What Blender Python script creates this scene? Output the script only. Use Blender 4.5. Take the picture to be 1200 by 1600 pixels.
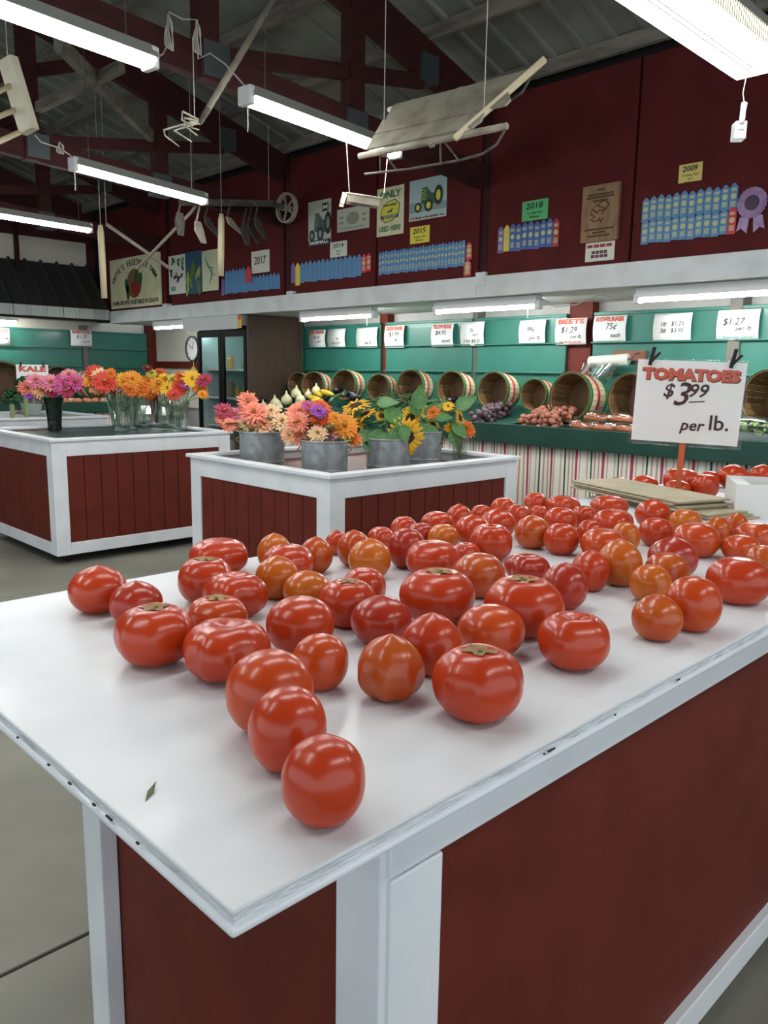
import bpy, bmesh, math, random
from mathutils import Vector, Matrix
from math import pi, sin, cos, radians, sqrt, exp
random.seed(7)
for o in list(bpy.data.objects): bpy.data.objects.remove(o)
SC = bpy.context.scene
COL = SC.collection

# ------------------------------------------------------------------ camera
FPX, CAMH = 1247.0, 1.42
PITCH, ROLL, YAW = radians(9.87), 0.0153, radians(-44.5)
_f = Vector((0, cos(PITCH), -sin(PITCH))); _u = Vector((0, sin(PITCH), cos(PITCH))); _r = Vector((1, 0, 0))
_R = _r*cos(ROLL)+_u*sin(ROLL); _U = _u*cos(ROLL)-_r*sin(ROLL)
_M = Matrix.Rotation(YAW, 3, 'Z')
R, U, FW = _M@_R, _M@_U, _M@_f
CAM = Vector((0, 0, CAMH))
cd = bpy.data.cameras.new('camera'); cd.sensor_fit = 'AUTO'; cd.sensor_width = 36; cd.lens = FPX/1600*36; cd.clip_end = 100
co = bpy.data.objects.new('camera', cd); COL.objects.link(co)
mw = Matrix((R, U, -FW)).transposed().to_4x4(); mw.translation = CAM
co.matrix_world = mw
SC.camera = co
# ------------------------------------------------------------------ world and exposure
W = bpy.data.worlds.new('overcast'); SC.world = W; W.use_nodes = True
W.node_tree.nodes['Background'].inputs[0].default_value = (0.84, 0.94, 1.0, 1)
W.node_tree.nodes['Background'].inputs[1].default_value = 1.25
SC.view_settings.view_transform = 'Standard'; SC.view_settings.look = 'None'
SC.view_settings.gamma = 1; SC.view_settings.use_curve_mapping = False
SC.view_settings.exposure = 0.3
TUBE, TUBE_WIDE, TUBE_LOW = 40.0, 11.0, 85.0        # brightness of the fluorescent tubes: hall fixtures, soffit strips

# ------------------------------------------------------------------ measured rays onto real planes
def ray(x, y): return FW+R*((x-600)/FPX)-U*((y-800)/FPX)
def atz(x, y, z):
    d = ray(x, y); return CAM+d*((z-CAMH)/d.z)
def aty(x, y, Y):
    d = ray(x, y); return CAM+d*(Y/d.y)
def atx(x, y, X):
    d = ray(x, y); return CAM+d*(X/d.x)
def atd(x, y, dist): return CAM+ray(x, y)*dist
def depth(p): return (Vector(p)-CAM).dot(FW)

# ------------------------------------------------------------------ materials
def lin(c):
    if isinstance(c, str): c = [int(c[i:i+2], 16) for i in (0, 2, 4)]
    return tuple(((v/255)/12.92 if v/255 <= .04045 else ((v/255+.055)/1.055)**2.4) for v in c)+(1,)
MATS = {}
def mat(name, c, rough=.55, c2=None, scale=8, metal=0, coat=0, bump=0, bscale=None, detail=4, stretch=None, trans=0, alpha=1, spec=.5, emit=0, mixlo=.4, mixhi=.65, sss=0):
    if name in MATS: return MATS[name]
    m = bpy.data.materials.new(name); m.use_nodes = True
    nt = m.node_tree; b = nt.nodes['Principled BSDF']
    b.inputs['Base Color'].default_value = lin(c); b.inputs['Roughness'].default_value = rough
    b.inputs['Metallic'].default_value = metal; b.inputs['Coat Weight'].default_value = coat; b.inputs['Coat Roughness'].default_value = .12
    b.inputs['Transmission Weight'].default_value = trans; b.inputs['Alpha'].default_value = alpha
    b.inputs['Specular IOR Level'].default_value = spec
    if sss: b.inputs['Subsurface Weight'].default_value = sss; b.inputs['Subsurface Radius'].default_value = (.02, .006, .004); b.inputs['Subsurface Scale'].default_value = .5
    if emit: b.inputs['Emission Color'].default_value = lin(c); b.inputs['Emission Strength'].default_value = emit
    if c2 or bump:
        tc = nt.nodes.new('ShaderNodeTexCoord'); src = tc.outputs['Object']
        if stretch:
            mp = nt.nodes.new('ShaderNodeMapping'); mp.inputs['Scale'].default_value = stretch
            nt.links.new(src, mp.inputs[0]); src = mp.outputs[0]
    if c2:
        n = nt.nodes.new('ShaderNodeTexNoise'); n.inputs['Scale'].default_value = scale; n.inputs['Detail'].default_value = detail
        nt.links.new(src, n.inputs['Vector'])
        r = nt.nodes.new('ShaderNodeValToRGB'); r.color_ramp.elements[0].position = mixlo; r.color_ramp.elements[1].position = mixhi
        r.color_ramp.elements[0].color = lin(c); r.color_ramp.elements[1].color = lin(c2)
        nt.links.new(n.outputs['Fac'], r.inputs[0]); nt.links.new(r.outputs[0], b.inputs['Base Color'])
    if bump:
        n2 = nt.nodes.new('ShaderNodeTexNoise'); n2.inputs['Scale'].default_value = bscale or scale*4; n2.inputs['Detail'].default_value = 5
        nt.links.new(src, n2.inputs['Vector'])
        bp = nt.nodes.new('ShaderNodeBump'); bp.inputs['Strength'].default_value = bump; bp.inputs['Distance'].default_value = .01
        nt.links.new(n2.outputs['Fac'], bp.inputs['Height']); nt.links.new(bp.outputs[0], b.inputs['Normal'])
    MATS[name] = m
    return m
def emat(name, c, s):
    if name in MATS: return MATS[name]
    m = bpy.data.materials.new(name); m.use_nodes = True; nt = m.node_tree
    nt.nodes.remove(nt.nodes['Principled BSDF']); e = nt.nodes.new('ShaderNodeEmission')
    e.inputs[0].default_value = lin(c); e.inputs[1].default_value = s
    nt.links.new(e.outputs[0], nt.nodes['Material Output'].inputs[0]); MATS[name] = m
    return m
def glass(name, c=(255, 255, 255), rough=.02, ior=1.25, mix=.75):
    """thin clear sheet: mostly see-through with a glossy skin"""
    if name in MATS: return MATS[name]
    m = bpy.data.materials.new(name); m.use_nodes = True; nt = m.node_tree
    nt.nodes.remove(nt.nodes['Principled BSDF'])
    t = nt.nodes.new('ShaderNodeBsdfTransparent'); t.inputs[0].default_value = lin(c)
    g = nt.nodes.new('ShaderNodeBsdfGlossy'); g.inputs['Roughness'].default_value = rough
    fr = nt.nodes.new('ShaderNodeLayerWeight'); fr.inputs[0].default_value = .5
    pw = nt.nodes.new('ShaderNodeMath'); pw.operation = 'POWER'; pw.inputs[1].default_value = 4.0
    ad = nt.nodes.new('ShaderNodeMath'); ad.operation = 'MULTIPLY_ADD'; ad.inputs[1].default_value = .5; ad.inputs[2].default_value = 1-mix; ad.use_clamp = True
    nt.links.new(fr.outputs['Facing'], pw.inputs[0])
    mx = nt.nodes.new('ShaderNodeMixShader')
    nt.links.new(pw.outputs[0], ad.inputs[0]); nt.links.new(ad.outputs[0], mx.inputs[0])
    nt.links.new(t.outputs[0], mx.inputs[1]); nt.links.new(g.outputs[0], mx.inputs[2])
    nt.links.new(mx.outputs[0], nt.nodes['Material Output'].inputs[0]); MATS[name] = m
    return m
WHITE = mat('white_paint', 'e6e8ec', .38, c2='dadde2', scale=5, coat=.15, bump=.12, bscale=30)
WTOP = mat('white_table_paint', 'd9dbde', .42, c2='cfd1d5', scale=4, coat=.08, bump=.1, bscale=14)
WEDGE = mat('worn_white_edge', 'dfe2e6', .5, c2='b4b9bf', scale=14, bump=.6, bscale=45, stretch=(1, 1, 6), mixlo=.45, mixhi=.7)
BARN = mat('barn_red_paint', '662519', .6, c2='5c2016', scale=7, spec=.25, bump=.1, bscale=60)
BARND = mat('barn_red_wall', '561b1b', .8, c2='4d1717', scale=4, spec=.2, bump=.1, bscale=40)
BEAM = mat('red_stained_beam', '3f1d1d', .75, c2='341919', scale=6, bump=.2, stretch=(1, 4, 4), spec=.2)
GREEN = mat('green_paint', '2f7264', .42, c2='2a6a5c', scale=4, coat=.1)
DGREEN = mat('dark_green_paint', '14493c', .45, c2='114034', scale=5)
FASC = mat('pale_fascia_paint', 'cfd2d2', .5, c2='c3c6c5', scale=5, bump=.1)
GREYW = mat('grey_white_wall', 'b9b7b2', .7, c2='aba9a4', scale=3)
CREAMW = mat('cream_wall', 'd8d2c4', .7)
CONC = mat('concrete_floor', '84827500'[:6], .55, c2='6c6a5f', scale=1.7, bump=.2, bscale=35, detail=12, mixlo=.35, mixhi=.68)
ZINC = mat('galvanised_sheet', '7f817a', .55, c2='686b65', scale=2.5, metal=.1, bump=.1, bscale=12)
PURL = mat('weathered_purlin', '7d776d', .8, c2='625d55', scale=7, stretch=(3, .5, 3))
GUSS = mat('gusset_steel', '4b5152', .55, metal=.5)
BLACK = mat('black_plastic', '0e0e0f', .4)
DARK = mat('dark_gap', '0b0a0a', .9)
PAPER = mat('white_paper', 'f0f0ee', .6)
WOODP = mat('pale_wood', 'c9bb9c', .6, c2='b3a484', scale=5, stretch=(1, 1, .2))
WOODG = mat('grey_old_wood', '938c7b', .75, c2='776f61', scale=8, bump=.2)
IRON = mat('rusted_iron', '5d5751', .7, c2='403a35', scale=20, metal=.3, bump=.3)
IRONP = mat('pale_iron', 'a49e90', .6, c2='8a8477', scale=15)
WPLAS = mat('white_plastic', 'd9dad8', .4)
CORD = mat('pale_cord', 'b9b5ac', .6)
INK = mat('black_ink', '15151a', .6)
REDINK = mat('red_orange_ink', 'd0553a', .6)
GINK = mat('green_ink', '2c6a4c', .6)
LAMP = emat('hall_tube_glow', (252, 255, 252), TUBE)
LAMPW = emat('wide_lens_glow', (252, 255, 253), TUBE_WIDE)
LAMPL = emat('soffit_tube_glow', (250, 255, 252), TUBE_LOW)

# ------------------------------------------------------------------ mesh building
class MB:
    def __init__(s): s.v, s.f = [], []
    def add(s, vs, fs):
        b = len(s.v); s.v += [tuple(v) for v in vs]; s.f += [tuple(i+b for i in f) for f in fs]; return s
    def box(s, x0, x1, y0, y1, z0, z1, M=None):
        vs = [Vector(p) for p in ((x0, y0, z0), (x1, y0, z0), (x1, y1, z0), (x0, y1, z0), (x0, y0, z1), (x1, y0, z1), (x1, y1, z1), (x0, y1, z1))]
        if M: vs = [M@v for v in vs]
        return s.add(vs, [(0, 3, 2, 1), (4, 5, 6, 7), (0, 1, 5, 4), (1, 2, 6, 5), (2, 3, 7, 6), (3, 0, 4, 7)])
    def bar(s, p, q, w, h, up=(0, 0, 1)):
        p, q = Vector(p), Vector(q); d = (q-p).normalized(); up = Vector(up)
        if abs(d.dot(up)) > .98: up = Vector((1, 0, 0))
        a = d.cross(up).normalized(); b = a.cross(d)
        vs = [c+a*i*w/2+b*j*h/2 for c in (p, q) for i, j in ((-1, -1), (1, -1), (1, 1), (-1, 1))]
        return s.add(vs, [(0, 1, 2, 3), (7, 6, 5, 4), (0, 4, 5, 1), (1, 5, 6, 2), (2, 6, 7, 3), (3, 7, 4, 0)])
    def tube(s, pts, r, n=8, cap=True):
        pts = [Vector(p) for p in pts]; k = len(pts)
        rs = r if isinstance(r, (list, tuple)) else [r]*k
        a = None; vs = []
        for i, p in enumerate(pts):
            d = (pts[min(i+1, k-1)]-pts[max(i-1, 0)]).normalized()
            if a is None:
                a = d.cross(Vector((0, 0, 1)) if abs(d.z) < .9 else Vector((1, 0, 0))).normalized()
            else: a = (a-d*a.dot(d)).normalized()
            b = d.cross(a)
            vs += [p+(a*cos(2*pi*j/n)+b*sin(2*pi*j/n))*rs[i] for j in range(n)]
        fs = [(i*n+j, i*n+(j+1) % n, (i+1)*n+(j+1) % n, (i+1)*n+j) for i in range(k-1) for j in range(n)]
        if cap: fs += [tuple(range(n-1, -1, -1)), tuple((k-1)*n+j for j in range(n))]
        return s.add(vs, fs)
    def lathe(s, prof, n=24, M=None, cap0=False, cap1=False):
        vs = [Vector((r*cos(2*pi*j/n), r*sin(2*pi*j/n), z)) for r, z in prof for j in range(n)]
        if M: vs = [M@v for v in vs]
        k = len(prof)
        fs = [(i*n+j, i*n+(j+1) % n, (i+1)*n+(j+1) % n, (i+1)*n+j) for i in range(k-1) for j in range(n)]
        if cap0: fs.append(tuple(range(n-1, -1, -1)))
        if cap1: fs.append(tuple((k-1)*n+j for j in range(n)))
        return s.add(vs, fs)
    def prism(s, poly, z0, z1, M=None):
        n = len(poly); vs = [Vector((x, y, z)) for z in (z0, z1) for x, y in poly]
        if M: vs = [M@v for v in vs]
        return s.add(vs, [tuple(range(n-1, -1, -1)), tuple(range(n, 2*n))]+[(i, (i+1) % n, n+(i+1) % n, n+i) for i in range(n)])
    def ball(s, c, rx, ry, rz, n=10, m=7, M=None):
        vs = [Vector((c[0]+rx*sin(pi*i/m)*cos(2*pi*j/n), c[1]+ry*sin(pi*i/m)*sin(2*pi*j/n), c[2]+rz*cos(pi*i/m))) for i in range(m+1) for j in range(n)]
        if M: vs = [M@v for v in vs]
        return s.add(vs, [(i*n+j, (i+1)*n+j, (i+1)*n+(j+1) % n, i*n+(j+1) % n) for i in range(m) for j in range(n)])
    def mesh(s, name, m=None, smooth=False):
        me = bpy.data.meshes.new(name); me.from_pydata(s.v, [], s.f); me.update()
        if m: me.materials.append(m)
        if smooth:
            for p in me.polygons: p.use_smooth = True
        return me
    def build(s, name, m, parent=None, smooth=False, bevel=0, M=None):
        o = bpy.data.objects.new(name, s.mesh(name, m, smooth)); COL.objects.link(o)
        if parent: o.parent = parent
        if M is not None: o.matrix_local = M
        if bevel:
            b = o.modifiers.new('bevel', 'BEVEL'); b.width = bevel; b.segments = 2; b.limit_method = 'ANGLE'
        return o
def link(name, me, parent=None, M=None):
    o = bpy.data.objects.new(name, me); COL.objects.link(o)
    if parent: o.parent = parent
    if M is not None: o.matrix_local = M
    return o
def tag(o, label, cat, group=None, kind=None):
    o['label'] = label; o['category'] = cat
    if group: o['group'] = group
    if kind: o['kind'] = kind
    return o
def struct(o, label=None):
    o['kind'] = 'structure'
    if label: o['label'] = label
    return o
def thing(name, label, cat, loc=(0, 0, 0), group=None, M=None):
    o = bpy.data.objects.new(name, None); COL.objects.link(o); o.empty_display_size = .05
    if M is not None: o.matrix_world = M
    else: o.location = loc
    return tag(o, label, cat, group)
def sempty(name, loc=(0, 0, 0)):
    o = bpy.data.objects.new(name, None); COL.objects.link(o); o.location = loc; o.empty_display_size = .05
    return struct(o)
def face_x(p, tilt=0):      # sign frame on a wall facing -X : local x right, y up, z out
    return Matrix.Translation(p)@Matrix(((0, 0, -1, 0), (-1, 0, 0, 0), (0, 1, 0, 0), (0, 0, 0, 1)))@Matrix.Rotation(tilt, 4, 'Z')
def face_y(p, tilt=0):      # on a wall facing -Y
    return Matrix.Translation(p)@Matrix(((1, 0, 0, 0), (0, 0, -1, 0), (0, 1, 0, 0), (0, 0, 0, 1)))@Matrix.Rotation(tilt, 4, 'Z')
def face_cam(p, toward=None):
    n = (CAM-Vector(p)); n.z = 0; n.normalize()
    u = Vector((0, 0, 1)).cross(n).normalized(); v = n.cross(u)
    m = Matrix((u, v, n)).transposed().to_4x4(); m.translation = p
    return m
_tc = {}
def text(s, size, m, parent, x=0, y=0, z=.004, shear=0, bold=0, width=None, rot=0, name='lettering', depth=.0006, align='CENTER'):
    key = (s, size, shear, bold, m.name, align)
    if key not in _tc:
        c = bpy.data.curves.new('t', 'FONT'); c.body = s; c.size = size; c.shear = shear; c.offset = bold
        c.align_x = align; c.align_y = 'CENTER'; c.extrude = depth; c.resolution_u = 2
        o = bpy.data.objects.new('t', c); COL.objects.link(o)
        dg = bpy.context.evaluated_depsgraph_get(); me = bpy.data.meshes.new_from_object(o.evaluated_get(dg))
        bpy.data.objects.remove(o); bpy.data.curves.remove(c)
        me.name = 'lettering'; me.materials.clear(); me.materials.append(m); _tc[key] = me
    me = _tc[key]
    sx = 1
    if width:
        xs = [v.co.x for v in me.vertices]; sx = width/max(1e-6, max(xs)-min(xs))
    return link(name, me, parent, Matrix.Translation((x, y, z))@Matrix.Rotation(rot, 4, 'Z')@Matrix.Diagonal((sx, 1, 1, 1)))
ORD = ['first', 'second', 'third', 'fourth', 'fifth', 'sixth', 'seventh', 'eighth', 'ninth', 'tenth', 'eleventh', 'twelfth', 'thirteenth', 'fourteenth', 'fifteenth', 'sixteenth', 'seventeenth', 'eighteenth', 'nineteenth', 'twentieth', 'twenty-first', 'twenty-second', 'twenty-third', 'twenty-fourth', 'twenty-fifth', 'twenty-sixth', 'twenty-seventh', 'twenty-eighth']
# ================================================================== THE SETTING
XF, XW, YF = 5.06, 6.0, 11.0          # fascia face, back wall, far wall
def zr(x): return 3.81-.30*(abs(x)-3.94) if x > 0 else 3.81-.30*(abs(x)-3.94)     # top of rafters
def zc(x): return 3.34-.069*abs(x)                                              # top of bottom chord
# floor: concrete slabs with recessed joints
fl = MB().box(-6, XW+.3, -6, YF+.3, -.3, -.012).build('floor', mat('floor_joint_grey', '55544c', .9)); struct(fl, 'grey concrete slab floor with sawn joints')  # base is a darker grey than the slabs, showing in the joints
for x0, x1 in ((-6, -2.1), (-2.1, 1.05), (1.05, 4.2), (4.2, XW+.3)):
    for y0, y1 in ((-6, -1.2), (-1.2, 1.818), (1.818, 5.1), (5.1, 8.2), (8.2, YF+.3)):
        g = .006
        MB().box(x0+g, x1-g, y0+g, y1-g, -.05, 0).build('slab', CONC, fl, bevel=.004)
# roof
ceil = sempty('ceiling'); ceil['label'] = 'dark corrugated metal roof with purlins'
for k, y0 in enumerate([-5.0+.92*i for i in range(18)]):
    for sg in (1, -1):
        mb = MB(); xs = [0, 5.6]
        def P(x, y, dz): return (sg*x, y, zr(x)+.10+dz)
        prof = []
        for j in range(4):
            b = y0+.23*j
            prof += [(b, 0), (b+.16, 0), (b+.175, -.018), (b+.21, -.018), (b+.225, 0)]
        prof.append((y0+.92, 0))
        vs = [P(x, y, dz) for x in xs for y, dz in prof]; n = len(prof)
        vs += [P(x, y, .012) for x in xs for y in (y0, y0+.92)]
        mb.add(vs, [(i, i+1, n+i+1, n+i) for i in range(n-1)]+[(2*n, 2*n+2, 2*n+3, 2*n+1)])
        mb.build('roof_sheet', ZINC, ceil)
for i in range(9):
    x = 5.0-.62*i
    for sg in (1, -1):
        MB().box(sg*x-.02, sg*x+.02, -5, 11.3, zr(x), zr(x)+.095).build('purlin', PURL, ceil)
# trusses
for ti, Yt in enumerate((4.1, 6.58, 9.06, -.86)):
    tr = sempty('roof_truss', (0, Yt, 0)); tr['label'] = ['red roof truss above the sled and blue ribbons', 'red roof truss above the hanging cultivator', 'red roof truss beside the vegetable farm sign', 'red roof truss behind the tomato table'][ti]
    t = .045
    def beam(name, a, b, w):
        MB().bar((a[0], 0, a[1]), (b[0], 0, b[1]), .07, w, up=(0, 0, 1)).build(name, BEAM, tr)
    for sg in (1, -1):
        beam('rafter', (0, zr(0)-.13), (sg*5.02, zr(5.02)-.13), .25)
        beam('chord', (0, zc(0)-.085), (sg*5.02, zc(5.02)-.085), .17)
        for x in (.55, 1.5, 2.6, 3.69):
            MB().box(sg*x-.06, sg*x+.06, -.05, .05, zc(x)-.17, zr(x)-.02).build('post', BEAM, tr)
        for a, b in ((2.6, 4.33), (1.5, 3.05), (.5, 1.95)):
            MB().bar((sg*a, .0, zc(a)-.03), (sg*b, .0, zr(b)-.28), .05, .09).build('web', BEAM, tr)
        for x, z in ((2.64, zc(2.64)-.06), (4.36, zr(4.36)-.19), (3.69, zc(3.69)-.1)):
            MB().box(sg*x-.085, sg*x+.085, -.056, .056, z-.09, z+.09).build('gusset_plate', GUSS, tr)
# diagonal bracing between trusses
br = sempty('roof_brace'); br['label'] = 'grey timber cross brace between two trusses'
a = aty(236, 213, 6.5); b = aty(90, 66, 5.2)
MB().bar(a, b, .05, .09).build('brace', PURL, br)
a = aty(60, 168, 6.5); b = aty(190, 104, 5.3)
MB().bar(a, b, .05, .07).build('brace', PURL, br)

# back wall
wb = MB().box(XW, XW+.12, -4, YF, 0, 2.2).build('wall_back', GREYW); struct(wb, 'grey white back wall behind the produce shelves')
MB().box(5.13, 5.18, -4, YF+.2, 2.05, 3.62).build('backing', DARK, wb)  # near-black sheet stands in for the shade in the open gaps between panels
def yat(px, py=400, X=XF): return atx(px, py, X).y
seams = [(-3.9, yat(1230), 0), (yat(1225), yat(986), 0), (yat(984), yat(763), 0), (yat(747), yat(588), .02), (yat(586), yat(453), .02), (yat(441), yat(264), .03), (yat(256), 10.75, .03)]
seams[0] = (-3.9, yat(1228), 0)
for y0, y1, dx in seams:
    MB().box(XF+dx-.012, XF+dx+.03, min(y0, y1)+.004, max(y0, y1)-.004, 2.17, 3.45).build('red_panel', BARND, wb, bevel=.004)
for Yt in (4.1, 6.58, 9.06):
    MB().box(5.09, 5.13, Yt-.07, Yt+.05, 2.1, 3.5).build('wall_post', BEAM, wb)
# fascia and soffit
tf = MB().box(XF-.01, XW, -4, 10.42, 2.02, 2.06).build('trim_1', FASC); struct(tf, 'pale painted fascia and soffit above the shelves')
for y0, y1, dz in ((-4, 1.3, 0), (1.3, yat(748, 445), 0), (yat(748, 445), yat(459, 460), .0), (yat(459, 460), yat(262, 475), .0), (yat(262, 475), 10.42, 0)):
    MB().box(XF-.035, XF+.02, min(y0, y1)+.002, max(y0, y1)-.002, 2.018, 2.175).build('fascia_board', FASC, tf, bevel=.004)
for px, py in ((752, 440), (455, 458), (260, 474)):
    y = yat(px, py); MB().box(XF-.04, XF+.05, y-.07, y+.03, 2.1, 2.205).build('fascia_block', FASC, tf, bevel=.004)

# far wall
wf = MB().box(-6, XW+.2, YF, YF+.12, 0, 4.4).build('wall_far', mat('far_wall_dark_red', '4a1a1a', .7)); struct(wf, 'dark red far wall with a white band')
MB().box(-3, 5.0, YF-.03, YF-.002, 2.72, 3.1).build('white_band', CREAMW, wf)
MB().box(3.0, XW, YF-.03, YF-.002, 0, 2.05).build('lower_panel', CREAMW, wf)
struct(MB().box(5.82, 5.95, YF-.12, YF-.03, 0, 2.05).build('trim_7', BARN), 'red corner post at the far end of the shelves')
MB().box(XW-.04, XW-.001, 8.6, YF-.12, 0.9, 2.02).build('cream_board', CREAMW, wb)
MB().box(XW-.07, XW-.04, 8.6, YF-.12, 1.44, 1.54).build('red_rail', BARN, wb)
# metal awning over the far shelves
aw = thing('metal_awning', 'dark ribbed metal awning over the far green shelves', 'awning', (0, 0, 0))
for i in range(9):
    x1 = 5.02-.62*i; x0 = x1-.615
    mb = MB(); prof = []
    for j in range(3):
        b = x0+.205*j; prof += [(b, 0), (b+.15, 0), (b+.165, .03), (b+.19, .03), (b+.205, 0)]
    n = len(prof); pts = ((10.38, 2.19), (10.955, 2.79))
    vs = [(x, y, z+dz) for y, z in pts for x, dz in prof]+[(x, y, z-.02) for y, z in pts for x in (x0, x1)]
    mb.add(vs, [(k, k+1, n+k+1, n+k) for k in range(n-1)]+[(2*n, 2*n+2, 2*n+3, 2*n+1)]).build('roof_sheet', mat('dark_ribbed_steel', '3d3e3d', .5, metal=.4), aw)
    mb = MB(); vs = [(x, 10.38-dz*.6, z) for z in (2.06, 2.19) for x, dz in prof]
    mb.add(vs, [(k, k+1, n+k+1, n+k) for k in range(n-1)]); mb.box(x0, x1, 10.39, 10.41, 2.06, 2.185)
    mb.build('edge_sheet', mat('pale_ribbed_steel', 'a2a5a3', .45, metal=.3), aw)
MB().box(-.6, 5.02, 10.42, 10.95, 2.05, 2.075).build('soffit_board', GREYW, aw)
MB().box(-.6, 5.02, 10.385, 10.42, 2.03, 2.06).build('lip', DARK, aw)
# small wall post standing on the awning
MB().box(4.02, 4.07, 10.85, 10.9, 2.6, 3.3).build('awning_post', BEAM, aw)

# ------------------------------------------------------------------ fluorescent fixtures
def shop_light(p0, p1, label, w=.11, cords=True, kind='strip', pull=None):
    p0, p1 = Vector(p0), Vector(p1); L = (p1-p0).length; d = (p1-p0).normalized()
    ang = math.atan2(d.y, d.x)
    M = Matrix.Translation((p0+p1)/2)@Matrix.Rotation(ang, 4, 'Z')
    t = thing('fluorescent_light', label, 'light', group='fluorescent lights hung under the roof', M=M)
    if kind == 'strip':
        MB().prism([(-w*.55, .0), (-w*.3, .055), (w*.3, .055), (w*.55, .0)], -L/2, L/2, Matrix(((0, 0, 1, 0), (1, 0, 0, 0), (0, 1, 0, 0), (0, 0, 0, 1)))).build('housing', mat('fixture_enamel', '8d8f88', .5), t)
        pr = [(-w*.5, -.002)]+[(w*.5*-cos(a), -.002-.035*sin(a)) for a in [pi*k/6 for k in range(1, 6)]]+[(w*.5, -.002)]
        MB().prism(pr, -L/2+.02, L/2-.02, Matrix(((0, 0, 1, 0), (1, 0, 0, 0), (0, 1, 0, 0), (0, 0, 0, 1)))).build('diffuser', LAMP, t)
        for s in (-1, 1): MB().box(s*L/2-.025, s*L/2+.012, -w*.42, w*.42, -.04, .05).build('end_cap', WPLAS, t, bevel=.008)
    else:
        MB().box(-L/2, L/2, -w*.5, w*.5, .03, .07).build('housing', mat('fixture_enamel', '8d8f88', .5), t)
        MB().prism([(-w*.5, .03), (-w*.46, -.03), (-w*.38, -.045), (w*.38, -.045), (w*.46, -.03), (w*.5, .03)], -L/2+.01, L/2-.01, Matrix(((0, 0, 1, 0), (1, 0, 0, 0), (0, 1, 0, 0), (0, 0, 0, 1)))).build('diffuser', LAMPW, t)
        mb = MB()
        for k in range(60):
            x = -L/2+.03+k*(L-.06)/59; mb.box(x-.004, x+.004, -w*.52, -w*.465, -.03, .035)
        o = mb.build('prism_ribs', mat('fixture_lens', 'cfcab0', .4), t); o['kind'] = 'stuff'
        for q in (-.012, .012): MB().box(-L/2+.02, L/2-.05, q-.002, q+.002, -.049, -.044).build('lens_seam', mat('seam_grey', '6d6c66', .6), t)
    if cords:
        for s in (-1, 1): MB().tube([(s*L*.4, 0, .05), (s*L*.4, 0, zr((M@Vector((s*L*.4, 0, 0))).x)+.0-p0.z)], .003, 5).build('hanging_chain', IRON, t)
    if pull is not None: MB().tube([(pull*L/2, 0, -.02), (pull*L/2+.004, .003, -.12), (pull*L/2, 0, -.16)], .0028, 5).build('pull_cord', CORD, t)
    return t
LZ = 2.75
shop_light((.68, 3.28, LZ), (1.9, 3.43, LZ), 'long fluorescent light at the top left of the hall')
shop_light((2.46, 3.51, LZ), (3.66, 3.67, LZ), 'fluorescent light whose far end meets the hanging sled', pull=-1.0)
shop_light((2.44, 5.47, LZ), (3.62, 5.77, LZ), 'fluorescent light beside the hanging iron cultivator', w=.085, pull=-1.0)
shop_light((2.45, 7.63, LZ), (3.6, 7.78, LZ), 'farthest fluorescent light, at the left edge in front of the metal awning', w=.085)
shop_light((2.50, 1.52, LZ), (3.73, 1.53, LZ), 'wide twin-tube light with ribbed lens at the top right corner', w=.25, kind='wrap')
for i, (x, y, l) in enumerate([(.73, 1.5, 'wide twin-tube light over the tomato table, out of view'), (-1.05, 1.5, 'wide twin-tube light behind the camera by the table, out of view'), (.7, -.6, 'wide twin-tube light behind the camera on the right, out of view'), (2.5, -.6, 'wide twin-tube light right of the tomato table, out of view')]):
    shop_light((x, y, LZ), (x+1.22, y, LZ), l, w=.25, kind='wrap')
shop_light((.68, 5.5, LZ), (1.88, 5.5, LZ), 'strip light left of the plank stands, out of view', w=.1)
shop_light((-1.05, 3.4, LZ), (.15, 3.4, LZ), 'strip light above the aisle left of the camera, out of view', w=.1)
def soffit_light(y0, y1, x, label, px=None):
    L = abs(y1-y0); t = thing('soffit_strip_light', label, 'light', (x, (y0+y1)/2, 1.95), group='strip lights under the soffit')
    MB().box(-.045, .045, -L/2, L/2, .0, .068).build('housing', WPLAS, t, bevel=.006)
    MB().tube([(0, -L/2+.03, -.012), (0, L/2-.03, -.012)], .017, 10).build('tube', LAMPL, t)
    for s in (-1, 1): MB().box(-.03, .03, s*L/2-.02, s*L/2+.02, -.035, .03).build('lamp_holder', WPLAS, t, bevel=.004)
    MB().tube([(0, -L/2+.1, -.02), (.003, -L/2+.1, -.1)], .0022, 5).build('pull_cord', CORD, t)
    return t
X5 = 5.17
soffit_light(yat(1290, 452, X5), yat(997, 464, X5), X5, 'strip light under the soffit above the tomatoes sign')
soffit_light(yat(842, 472, X5), yat(682, 481, X5), X5, 'strip light under the soffit between the two red posts')
soffit_light(yat(585, 489, X5), yat(473, 491, X5), X5, 'strip light under the soffit beside the brown cooler side')
soffit_light(yat(300, 500, X5), yat(243, 502, X5), X5, 'short strip light under the soffit by the cooler header')
far_l = thing('soffit_strip_light', 'strip light under the far metal awning', 'light', (3.3, 10.6, 1.995), group='strip lights under the soffit')
MB().box(-.6, .6, -.04, .04, 0, .05).build('housing', WPLAS, far_l); MB().tube([(-.58, 0, -.012), (.58, 0, -.012)], .016, 8).build('tube', LAMPL, far_l)

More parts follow.
